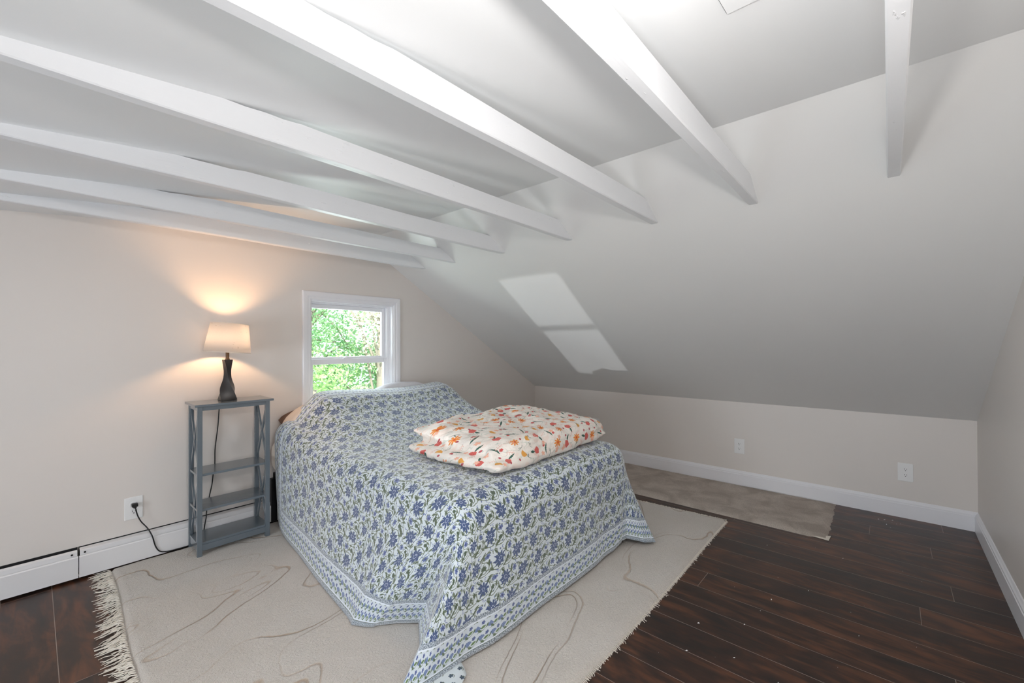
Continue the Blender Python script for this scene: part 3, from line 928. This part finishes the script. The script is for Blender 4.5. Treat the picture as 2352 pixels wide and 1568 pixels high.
# ------------------------------------------------------------------ table lamp
def table_lamp():
    cx, cy, z0 = 0.782, 2.995, 0.8685
    r = thing('table_lamp', (cx, cy, z0), 'dark twisted table lamp with lit linen shade on the grey shelf stand', 'lamp')
    # twisted square body
    N = 40; hgt = 0.243
    vs = []; fs = []
    keys = [(0, 0.0405), (0.08, 0.0398), (0.18, 0.0372), (0.27, 0.0335), (0.36, 0.0275), (0.46, 0.0195), (0.55, 0.0150), (0.64, 0.0133), (0.73, 0.0135), (0.82, 0.0156), (0.9, 0.0182), (1.0, 0.0226)]
    ts = [k[0] for k in keys]; rs = [k[1] for k in keys]
    for i in range(N + 1):
        t = i / N
        hw = float(np.interp(t, ts, rs)); ang = math.radians(1 - 90 * t)
        m = 5
        sq = []
        for sdx, sdy, ex, ey in ((-1, -1, 1, -1), (1, -1, 1, 1), (1, 1, -1, 1), (-1, 1, -1, -1)):
            for k in range(m):
                q = k / m
                sq.append((sdx + (ex - sdx) * q, sdy + (ey - sdy) * q))
        for a, b in sq:
            a *= hw; b *= hw
            vs.append((cx + a * math.cos(ang) - b * math.sin(ang), cy + a * math.sin(ang) + b * math.cos(ang), z0 + 0.001 + hgt * t))
    n = 20
    for i in range(N):
        for k in range(n):
            fs.append((i * n + k, i * n + (k + 1) % n, (i + 1) * n + (k + 1) % n, (i + 1) * n + k))
    fs += [tuple(range(n))[::-1], tuple(range(N * n, (N + 1) * n))]
    b = MB().add(vs, fs).build('twisted_body', m_bronze, r)
    b.data.polygons.foreach_set('use_smooth', [True] * len(b.data.polygons))
    bm = bmesh.new(); bm.from_mesh(b.data)
    for e in bm.edges:
        if len(e.link_faces) == 2 and e.calc_face_angle(0) > math.radians(28): e.smooth = False
    bm.to_mesh(b.data); bm.free()
    zt_ = z0 + hgt
    MB().lathe([(0, 0.0), (0.012, 0.0), (0.012, 0.006), (0.0095, 0.008), (0.0095, 0.048), (0, 0.048)], (cx, cy, zt_ + 0.001), 20).build('neck', m_brass, r, smooth=False)
    # shade, slightly tilted
    prof_o = [(0.1215, 0.0), (0.0985, 0.176)]
    pr = [(0.1215, 0.0), (0.110, 0.088), (0.0985, 0.176), (0.0965, 0.176), (0.108, 0.088), (0.1195, 0.0)]
    sh = MB().lathe(pr, (0, 0, 0), 64, closed=True)
    tilt = Matrix.Translation((cx, cy, z0 + 0.286)) @ Matrix.Rotation(math.radians(4.2), 4, 'Y')
    sh.v = [tuple(tilt @ Vector(p)) for p in sh.v]
    so = sh.build('lamp_shade', m_shade, r, smooth=False)
    so.data.polygons.foreach_set('use_smooth', [True] * len(so.data.polygons))
    for rr, zz in ((0.1222, 0.0), (0.0992, 0.174)):
        bd = MB().lathe([(rr - 0.0005, zz), (rr + 0.0006, zz + 0.0005), (rr + 0.0006, zz + 0.003), (rr - 0.0005, zz + 0.0035)], (0, 0, 0), 64, closed=True)
        bd.v = [tuple(tilt @ Vector(p)) for p in bd.v]
        b_o = bd.build('binding', m_fringe, so); b_o.matrix_parent_inverse = Matrix.Identity(4)
    sp_ = MB()
    for k in range(3):
        a = k * 2.094 + 0.4
        sp_.tube([tuple(tilt @ Vector((0, 0, 0.150))), tuple(tilt @ Vector((0.0975 * math.cos(a), 0.0975 * math.sin(a), 0.172)))], 0.0012, 6)
    sp_.build('spider', m_brass, so)
    bulb = MB().lathe([(0, 0), (0.013, 0.0), (0.014, 0.012), (0.026, 0.036), (0.0285, 0.044), (0, 0.044)], (cx + 0.002, cy, zt_ + 0.049), 20).build('bulb', m_plate, r, smooth=False)
    MB().lathe([(0.0, 0.0445), (0.0285, 0.0445), (0.0295, 0.056), (0.026, 0.072), (0.018, 0.083), (0.008, 0.088), (0, 0.089)], (cx + 0.002, cy, zt_ + 0.049), 20).build('glowing_dome', m_bulb, bulb, smooth=True)
    for ch in bulb.children: ch.matrix_parent_inverse = Matrix.Identity(4)
    # cord: down behind the stand, over the heater, along the floor and up to the outlet
    yb = G - 0.014
    pts = [(0.782, 3.035, 0.874), (0.782, 3.085, 0.874), (0.780, 3.118, 0.868), (0.780, 3.135, 0.84), (0.779, yb, 0.80), (0.773, yb, 0.70), (0.762, yb, 0.60), (0.757, yb, 0.54), (0.756, yb, 0.46), (0.748, yb, 0.40),
           (0.741, yb, 0.335), (0.727, yb, 0.26), (0.712, yb - 0.01, 0.185), (0.700, G - 0.064, 0.155), (0.690, G - 0.068, 0.10), (0.680, G - 0.067, 0.024), (0.665, G - 0.064, 0.0215), (0.60, G - 0.075, 0.021), (0.55, G - 0.072, 0.0205),
           (0.51, G - 0.068, 0.022), (0.480, G - 0.067, 0.035), (0.462, G - 0.066, 0.07), (0.448, G - 0.066, 0.13), (0.430, G - 0.045, 0.175), (0.405, G - 0.03, 0.215), (0.390, G - 0.03, 0.255), (0.383, G - 0.031, 0.288), (0.379, G - 0.028, 0.305)]
    # smooth it
    P = [Vector(p) for p in pts]; out = []
    for i in range(len(P) - 1):
        p0, p1, p2, p3 = P[max(i - 1, 0)], P[i], P[i + 1], P[min(i + 2, len(P) - 1)]
        for k in range(5):
            t = k / 5
            out.append(0.5 * ((2 * p1) + (-p0 + p2) * t + (2 * p0 - 5 * p1 + 4 * p2 - p3) * t * t + (-p0 + 3 * p1 - 3 * p2 + p3) * t ** 3))
    out.append(P[-1])
    MB().tube(out, 0.0030, 8).build('cord', m_cord, r, smooth=True)
    pg = MB().box(0.366, 0.392, G - 0.036, G - 0.0088, 0.304, 0.322)
    pg.box(0.372, 0.386, G - 0.037, G - 0.015, 0.298, 0.306)
    pg.build('plug', m_cord, r, bevel=0.003)
table_lamp()

# ------------------------------------------------------------------ bed
HV = [0.0, 1.0, 1.9, 2.05, 2.2, 2.39, 2.55, 2.70, 2.81, 2.90, 3.05]
HZ = [0.600, 0.600, 0.602, 0.606, 0.62, 0.655, 0.705, 0.765, 0.825, 0.850, 0.862]
def hump(y): return float(np.interp(y, HV, HZ))
def sstep(a, b, x):
    t = max(0.0, min(1.0, (x - a) / (b - a))); return t * t * (3 - 2 * t)

def slab_pillow(mb, c, sx, sy, T_, rotz=0.0, tilt=0.0, p=2.6, nz=0.006, seed=0, n=36, tilt_y=0.0, ex=0.5):
    R = Matrix.Translation(c) @ Matrix.Rotation(rotz, 4, 'Z') @ Matrix.Rotation(tilt, 4, 'X') @ Matrix.Rotation(tilt_y, 4, 'Y')
    vs = []; fs = []
    for side in (1, -1):
        for j in range(n + 1):
            for i in range(n + 1):
                a, b = -1 + 2 * i / n, -1 + 2 * j / n
                th = T_ * max(0, 1 - abs(a) ** p) ** ex * max(0, 1 - abs(b) ** p) ** ex
                pull = 1 - 0.05 * (a * a * b * b) * 0 - 0.03 * (1 - abs(a)) * abs(b) ** 4
                x, y = a * sx * (1 - 0.04 * b * b), b * sy * (1 - 0.05 * (1 - a * a) * -0.5) * pull
                z = side * th * 0.5 + nz * noise.noise((a * 3.1 + seed, b * 3.1, side + seed)) * (th / T_)
                vs.append(R @ Vector((x, y, z)))
    m = (n + 1) ** 2
    for s in (0, 1):
        for j in range(n):
            for i in range(n):
                a = s * m + j * (n + 1) + i
                f = (a, a + 1, a + n + 2, a + n + 1)
                fs.append(f if s == 0 else f[::-1])
    mb.add(vs, fs)
    return mb

def weld(o, d=0.0004):
    bm = bmesh.new(); bm.from_mesh(o.data); bmesh.ops.remove_doubles(bm, verts=bm.verts, dist=d)
    bmesh.ops.recalc_face_normals(bm, faces=bm.faces); bm.to_mesh(bm and o.data); bm.free()

bed = thing('bed', (1.73, 2.16, 0), 'bed with black metal legs and cream mattress against the window wall', 'bed')
fm = MB()
for a, b in (((1.10, 1.25), (1.10, 3.13)), ((2.36, 1.25), (2.36, 3.13)), ((1.73, 1.25), (1.73, 3.13))):
    fm.box(a[0] - 0.016, a[0] + 0.016, a[1], b[1], 0.30, 0.338)
for y in (1.25, 1.7, 2.2, 2.7, 3.115): fm.box(1.084, 2.376, y - 0.012, y + 0.012, 0.302, 0.336)
fm.build('bed_frame', m_black, bed)
for x in (1.080, 2.345):
    for y in (1.32, 2.2, 3.118):
        MB().box(x - 0.018, x + 0.018, y - 0.018, y + 0.018, 0.0175, 0.302).build('leg', m_black, bed)
def mattress():
    x0, x1, y0, y1, z0, z1, rr = 1.052, 2.408, 1.245, 3.140, 0.339, 0.580, 0.085
    bm = bmesh.new(); bmesh.ops.create_cube(bm, size=1)
    for v in bm.verts:
        v.co = Vector(((x0 + x1) / 2 + v.co.x * (x1 - x0), (y0 + y1) / 2 + v.co.y * (y1 - y0), (z0 + z1) / 2 + v.co.z * (z1 - z0)))
    bmesh.ops.bevel(bm, geom=bm.edges[:] + bm.verts[:], offset=rr, segments=5, profile=0.5, affect='EDGES')
    me = bpy.data.meshes.new('mattress'); bm.to_mesh(me); bm.free(); me.materials.append(m_sheet)
    me.polygons.foreach_set('use_smooth', [True] * len(me.polygons))
    o = bpy.data.objects.new('mattress', me); COL.objects.link(o); o.parent = bed; o.matrix_parent_inverse = Matrix.Translation(-bed.location)
mattress()

def pillow(name, mat, c, sx, sy, T_, label, rotz=0, tilt=0, seed=0, tilt_y=0.0, group='pillows under the bedspread'):
    o = slab_pillow(MB(), c, sx, sy, T_, rotz, tilt, seed=seed, tilt_y=tilt_y).build(name, mat, None, smooth=True)
    weld(o); tag(o, label, 'pillow', group)
    return o
pillow('pillow', m_brown, (1.390, 3.09, 0.690), 0.275, 0.065, 0.15, 'brown knitted pillow poking out left of the bedspread', 0, math.radians(8), 1, math.radians(-3))
pillow('pillow', m_sheet, (1.385, 3.005, 0.712), 0.285, 0.10, 0.24, 'cream pillow at the left end of the bedspread hump', 0, math.radians(4), 2, math.radians(-17))
pillow('pillow', m_white_sheet, (2.06, 3.065, 0.752), 0.30, 0.10, 0.27, 'white pillow peeking above the bedspread under the window', 0, 0, 3)

# bedspread -----------------------------------------------------------------
def bedspread():
    XL, XR, YF = 1.150, 2.350, 1.305        # where the rounded edge begins
    DL = 0.665                               # drop length of cloth
    st = 0.0125
    nL = int(round(DL / st))
    nx = 104; ny = 142
    YH = 2.99
    us = [-DL + i * DL / nL for i in range(nL)] + [i * (XR - XL) / nx for i in range(nx + 1)] + [(XR - XL) + (i + 1) * DL / nL for i in range(nL)]
    vs_ = [-DL + i * DL / nL for i in range(nL)] + [i * (YH - YF) / ny for i in range(ny + 1)]
    W = XR - XL
    # hem on the floor: left side by v, corner by t, foot by u, right corner
    leftH = [(YH - YF, 1.072, 2.99, 0.022), (1.65, 1.066, 2.95, 0.022), (1.06, 0.975, 2.36, 0.020), (0.55, 0.902, 1.81, 0.020), (0.30, 0.893, 1.705, 0.020), (0.0, 0.955, 1.62, 0.021)]
    lcor = [(0.0, 0.955, 1.62, 0.021), (0.12, 1.03, 1.565, 0.021), (0.25, 1.09, 1.50, 0.022), (0.42, 0.99, 1.36, 0.020), (0.58, 0.860, 1.275, 0.021), (0.68, 0.800, 1.232, 0.022), (0.80, 0.868, 1.205, 0.022), (1.0, 1.06, 1.192, 0.024)]
    foot = [(0.0, 1.06, 1.192, 0.024), (0.25, 1.33, 1.172, 0.028), (0.6, 1.68, 1.158, 0.030), (0.95, 2.02, 1.155, 0.034), (1.12, 2.17, 1.160, 0.038), (W, 2.265, 1.172, 0.055)]
    rcor = [(0.0, 2.265, 1.172, 0.055), (0.15, 2.31, 1.160, 0.060), (0.38, 2.375, 1.070, 0.040), (0.55, 2.445, 1.035, 0.030), (0.75, 2.52, 1.13, 0.03), (1.0, 2.53, 1.32, 0.03)]
    rightH = [(0.0, 2.53, 1.32, 0.03), (0.5, 2.50, 1.8, 0.03), (YH - YF, 2.52, 3.03, 0.03)]
    def ip(tab, t):
        tab = sorted(tab); xs = [a[0] for a in tab]
        return Vector([float(np.interp(t, xs, [a[k] for a in tab])) for k in (1, 2, 3)])
    def topz(x, y):
        z = 0.600
        h = hump(y) - 0.600
        # pillows: shoulders left and right
        e = float(np.interp(x, [1.15, 1.22, 1.30, 1.36], [0.38, 0.68, 0.95, 1.0])) * (1 - 0.75 * sstep(2.36, 2.44, x))
        lumps = 1 + 0.06 * math.sin(x * 5.2 + 0.6) * sstep(2.5, 2.9, y)
        lift = 0.014 * sstep(1.4, 2.2, x) * sstep(2.6, 3.0, y)
        z += (h * lumps + lift) * e
        z += 0.004 * noise.noise((x * 3.2, y * 3.2, 1)) + 0.0016 * noise.noise((x * 11, y * 11, 4))
        z += 0.004 * math.sin((x * 0.8 + y) * 16) * sstep(2.1, 2.4, y) * (1 - sstep(2.5, 2.8, y)) * (1 - sstep(1.5, 1.9, x))
        return z
    R_ = 0.105
    verts = []; uvs = []; hems = []
    for v in vs_:
        for u in us:
            a = -u if u < 0 else (u - W if u > W else 0.0)
            b = -v if v < 0 else 0.0
            xt = XL + min(max(u, 0), W); yt = YF + max(v, 0)
            Tp = Vector((xt, yt, topz(xt, yt)))
            D = max(a, b)
            if D <= 1e-9:
                P = Tp
            else:
                w = D / DL
                if a > 0 and b > 0:
                    t = 0.5 * b / a if a >= b else 1 - 0.5 * a / b
                    if u < 0: B = ip(lcor, t)
                    else: B = ip(rcor, 1 - t)
                    sidx = 10 + (t if u < 0 else 3 - t)
                elif a > 0:
                    t = 0.0; B = ip(leftH, v) if u < 0 else ip(rightH, v); sidx = v
                else:
                    t = 1.0; B = ip(foot, u); sidx = u
                d2 = Vector((B.x - Tp.x, B.y - Tp.y, 0))
                if a > 0 and b <= 0: nrm = Vector((-1 if u < 0 else 1, 0, 0))
                elif b > 0 and a <= 0: nrm = Vector((0, -1, 0))
                else:
                    ang = t * math.pi / 2
                    nrm = Vector((-math.cos(ang) if u < 0 else math.cos(ang), -math.sin(ang), 0))
                # mid ring: just outside the mattress edge
                S1 = Tp + nrm * R_ + Vector((0, 0, -R_))
                al = R_ * math.pi / 2
                if D < al:
                    th = D / R_
                    P = Tp + nrm * (R_ * math.sin(th)) + Vector((0, 0, -R_ * (1 - math.cos(th))))
                else:
                    q = (D - al) / (DL - al)
                    # slightly convex fall: hangs nearly straight, then kicks out to the floor
                    g = q ** 1.25
                    P = Vector((S1.x + (B.x - S1.x) * g, S1.y + (B.y - S1.y) * g, S1.z + (B.z - S1.z) * q))
                    # soft vertical folds
                    amp = 0.010 * math.sin(math.pi * min(1, q * 0.62 + 0.05))
                    if a > 0 and b <= 0 and u < 0:
                        f = math.sin(v * 9.0 + 0.5) * 0.5 + math.sin(v * 4.1 + 2.0)
                    elif b > 0 and a <= 0:
                        f = math.sin(u * 10.5 + 0.3) * 0.45 + math.sin(u * 5.2 + 1.0)
                        f *= sstep(0, 0.15, u)
                        if u > W - 0.3: f += 1.4 * math.sin((u - (W - 0.3)) / 0.3 * math.pi) * -0.9
                    else: f = 0.4 * math.sin(t * 9)
                    P += nrm * amp * f
                    P.z = max(P.z, 0.019)
            verts.append(P); uvs.append((u, v))
            dist_l = u + DL; dist_r = W + DL - u; dist_f = v + DL; dist_h = (YH - YF) - v
            m = min(dist_l, dist_r, dist_f, dist_h)
            hems.append((m, v if m in (dist_l, dist_r) else u, 0))
    NU = len(us)
    A3 = np.array([tuple(p) for p in verts]).reshape(len(vs_), NU, 3)
    uu_, vv_ = np.meshgrid(np.array(us), np.array(vs_))
    du = np.maximum(np.maximum(-uu_, uu_ - W), 0); dv = np.maximum(-vv_, 0)
    cd = np.minimum(np.hypot(uu_ - 0.0, vv_ - 0.0), np.hypot(uu_ - W, vv_ - 0.0))
    near = np.clip(1.25 - cd / 0.42, 0, 1) * np.clip((DL - np.maximum(du, dv)) / 0.25, 0, 1)
    wgt = (0.10 + 0.8 * near)[1:-1, 1:-1, None]
    for it in range(40):
        avg = 0.25 * (A3[:-2, 1:-1] + A3[2:, 1:-1] + A3[1:-1, :-2] + A3[1:-1, 2:])
        wt_ = wgt if it < 6 else np.where(near[1:-1, 1:-1, None] > 0.02, wgt, 0)
        A3[1:-1, 1:-1] += wt_ * 0.6 * (avg - A3[1:-1, 1:-1])
    verts = [Vector(p) for p in A3.reshape(-1, 3)]
    faces = [(j * NU + i, j * NU + i + 1, (j + 1) * NU + i + 1, (j + 1) * NU + i) for j in range(len(vs_) - 1) for i in range(NU - 1)]
    me = bpy.data.meshes.new('bedspread'); me.from_pydata([tuple(p) for p in verts], [], faces); me.update()
    me.materials.append(m_spread); me.polygons.foreach_set('use_smooth', [True] * len(me.polygons))
    uvl = me.uv_layers.new(name='UVMap')
    loops = np.zeros(len(me.loops), dtype=np.int32); me.loops.foreach_get('vertex_index', loops)
    uvl.data.foreach_set('uv', np.array(uvs, dtype=np.float32)[loops].ravel())
    # hem distance is piecewise linear, corners need per-face-corner values
    at = me.attributes.new('hem', 'FLOAT_VECTOR', 'CORNER')
    hc = np.zeros((len(loops), 3), dtype=np.float32)
    ua = np.array(uvs, dtype=np.float32)
    fc = ua[loops].reshape(-1, 4, 2)
    cen = fc.mean(axis=1)
    dl, dr, df, dh = cen[:, 0] + DL, W + DL - cen[:, 0], cen[:, 1] + DL, (YH - YF) - cen[:, 1]
    which = np.argmin(np.stack([dl, dr, df, dh]), axis=0)
    for k in range(4):
        uu, vv = fc[:, k, 0], fc[:, k, 1]
        dd = np.stack([uu + DL, W + DL - uu, vv + DL, (YH - YF) - vv])
        hc[k::4, 0] = dd[which, np.arange(len(which))]
        hc[k::4, 1] = np.where(which < 2, vv, uu)
    at.data.foreach_set('vector', hc.ravel())
    r = thing('bedspread', (1.75, 2.1, 0.6), 'blue and green floral block-print bedspread draped over the bed to the rug', 'bedspread')
    o = bpy.data.objects.new('spread_cloth', me); COL.objects.link(o)
    o.parent = r; o.matrix_parent_inverse = Matrix.Translation(-r.location)
    s = o.modifiers.new('solid', 'SOLIDIFY'); s.thickness = 0.004; s.offset = -1
    # the folded-back lining corner lying on the rug
    n = 16; vs = []; fs = []
    A, B_, C_, D_ = Vector((0.80, 1.225, 0.017)), Vector((1.055, 1.195, 0.019)), Vector((1.03, 1.135, 0.0185)), Vector((0.79, 1.02, 0.0175))
    for j in range(n + 1):
        for i in range(n + 1):
            s_, t_ = i / n, j / n
            p = A.lerp(B_, s_).lerp(D_.lerp(C_, s_), t_)
            p.z += 0.004 + 0.003 * math.sin(s_ * 7 + t_ * 3) * math.sin(t_ * 3.1)
            vs.append(p)
    for j in range(n):
        for i in range(n):
            q = j * (n + 1) + i
            fs.append((q, q + 1, q + n + 2, q + n + 1))
    fo = MB().add(vs, fs).build('lining_corner', m_lining, r, smooth=True)
    fo['label'] = 'turned-back pale lining corner with small dark sprigs'
    s = fo.modifiers.new('solid', 'SOLIDIFY'); s.thickness = 0.003; s.offset = 1
bedspread()

# folded comforter --------------------------------------------------------------
def comforter():
    mb = MB()
    zt_ = 0.604
    slab_pillow(mb, (1.845, 1.622, zt_ + 0.046), 0.525, 0.335, 0.100, math.radians(1.5), 0, p=5.5, nz=0.012, seed=4, n=70, ex=0.4)
    slab_pillow(mb, (1.875, 1.660, zt_ + 0.110), 0.500, 0.325, 0.120, math.radians(1.0), math.radians(2.0), p=5.0, nz=0.026, seed=8, n=70, ex=0.42)
    # rolled front edge joining the layers
    pts = [(1.37 + 0.98 * k / 24, 1.365 + 0.006 * math.sin(k), zt_ + 0.078 + 0.004 * math.sin(k * 1.3)) for k in range(25)]
    rad = [0.03 + 0.045 * min(1, min(k, 24 - k) / 3) for k in range(25)]
    mb.tube(pts, rad, 20)
    # raised mound at the back right
    slab_pillow(mb, (2.06, 1.80, zt_ + 0.125), 0.26, 0.20, 0.130, math.radians(20), 0, p=2.6, nz=0.02, seed=12, n=30)
    o = mb.build('comforter', m_comf, None)
    weld(o)
    rm = o.modifiers.new('join', 'REMESH'); rm.mode = 'VOXEL'; rm.voxel_size = 0.0075
    sm = o.modifiers.new('smooth', 'SMOOTH'); sm.factor = 0.6; sm.iterations = 5
    dg = bpy.context.evaluated_depsgraph_get()
    me = bpy.data.meshes.new_from_object(o.evaluated_get(dg))
    o.modifiers.clear(); o.data = me
    n = len(me.vertices)
    co_ = np.zeros(n * 3, dtype=np.float32); me.vertices.foreach_get('co', co_); co_ = co_.reshape(-1, 3)
    no = np.zeros(n * 3, dtype=np.float32); me.vertices.foreach_get('normal', no); no = no.reshape(-1, 3)
    nz_ = np.empty(n, dtype=np.float32)
    for i in range(n):
        x, y, z = (float(c) for c in co_[i])
        wx_ = noise.noise((x * 4, y * 4, 3)) * 0.25
        rg = abs(noise.noise((x * 5 + wx_, y * 15 + wx_ * 6, z * 14)))
        r2_ = abs(noise.noise((x * 14 - y * 9, y * 12 + x * 4, z * 16 + 5)))
        nz_[i] = 0.009 * noise.noise((x * 6, y * 9, z * 9)) + 0.010 * (0.35 - min(rg, 0.35)) * -1.6 + 0.0045 * (0.3 - min(r2_, 0.3)) * -2.2
    co2 = co_ + no * nz_[:, None]
    co2[:, 2] = np.maximum(co2[:, 2], 0.6045)
    me.vertices.foreach_set('co', co2.ravel())
    me.polygons.foreach_set('use_smooth', [True] * len(me.polygons))
    uvl = me.uv_layers.new(name='UVMap')
    loops = np.zeros(len(me.loops), dtype=np.int32); me.loops.foreach_get('vertex_index', loops)
    uv = np.stack([co2[:, 0] + (co2[:, 2] - 0.7) * np.clip((1.44 - co2[:, 0]) / 0.08, 0, 1), co2[:, 1] + co2[:, 2]], axis=1)
    uvl.data.foreach_set('uv', uv[loops].ravel().astype(np.float32))
    if not me.materials: me.materials.append(m_comf)
    me.update()
    tag(o, 'folded white comforter with red, orange and green flowers on the bed foot', 'comforter')
comforter()

# ------------------------------------------------------------------ outdoors beyond the gable window
def tree(label, loc, trunk_h, crown, n_leaves, mat, seed, leaf_s=0.10, lean=0.0):
    rng = random.Random(seed)
    x, y, z = loc
    r = thing('tree', loc, label, 'tree', 'trees outside the window')
    mb = MB()
    top = (x + lean, y, z + trunk_h)
    mb.tube([(x, y, z), (x + lean * 0.4, y, z + trunk_h * 0.5), top], [0.13, 0.09, 0.04], 8)
    rx, ry, rz = crown
    cz = z + trunk_h * 0.80
    branches = []
    for k in range(16):
        a = rng.uniform(0, 6.28); h = rng.uniform(0.3, 0.95)
        b0 = Vector((x + lean * h, y, z + trunk_h * h))
        b1 = Vector((x + lean + rx * 0.85 * math.cos(a), y + ry * 0.85 * math.sin(a), cz + rz * rng.uniform(-0.6, 0.8)))
        mid = b0.lerp(b1, 0.5) + Vector((0, 0, 0.15))
        mb.tube([b0, mid, b1], [0.035, 0.022, 0.006], 5, cap=False)
        branches.append((b0, b1))
    mb.build('trunk', m_bark, r, smooth=True, fix=False)
    lf_ = MB(); vs = []; fs = []
    clumps = []
    for k in range(60):
        while True:
            p = Vector((rng.uniform(-1, 1), rng.uniform(-1, 1), rng.uniform(-1, 1)))
            if p.length < 1: break
        clumps.append(Vector((x + lean + p.x * rx, y + p.y * ry, cz + p.z * rz)))
    for k in range(n_leaves):
        c = clumps[rng.randrange(len(clumps))]
        p = c + Vector((rng.gauss(0, rx * 0.17), rng.gauss(0, ry * 0.17), rng.gauss(0, rz * 0.10)))
        s = leaf_s * rng.uniform(0.6, 1.3)
        d = Vector((rng.gauss(0, 1), rng.gauss(0, 1), rng.gauss(0, 0.6))).normalized()
        e = d.cross(Vector((rng.gauss(0, 1), rng.gauss(0, 1), rng.gauss(0, 1)))).normalized()
        o = len(vs)
        nn = d.cross(e) * s * 0.12
        vs += [p - d * s * 0.5, p + e * s * 0.25 + nn, p + d * s * 0.5, p - e * s * 0.25 + nn]
        fs.append((o, o + 1, o + 2, o + 3))
    lf_.add(vs, fs).build('foliage', mat, r, fix=False)
GZ = -2.8
structure(MB().box(-12, 30, G + 1.0, 40, GZ - 0.2, GZ).build('ground', m_lawn))
tree('leafy green tree filling the upper left window pane', (2.35, 8.6, GZ), 5.2, (1.1, 1.2, 2.1), 6500, m_leaf_a, 1, 0.10)
tree('bluish-green tree behind the centre of the window', (4.5, 10.6, GZ), 5.6, (1.6, 1.2, 2.3), 7500, m_leaf_b, 2, 0.11)
tree('pale sunlit tree at the upper right of the window', (5.1, 8.4, GZ), 6.4, (1.3, 1.1, 1.5), 5000, m_leaf_c, 3, 0.09)
tree('fresh green bushy tree low in the lower window pane', (3.3, 7.6, GZ), 3.2, (1.2, 0.9, 1.2), 6000, m_leaf_a, 4, 0.09)
tree('deep green tree at the lower right of the window', (6.2, 10.4, GZ), 4.0, (1.6, 1.2, 1.5), 6000, m_leaf_b, 5, 0.11)
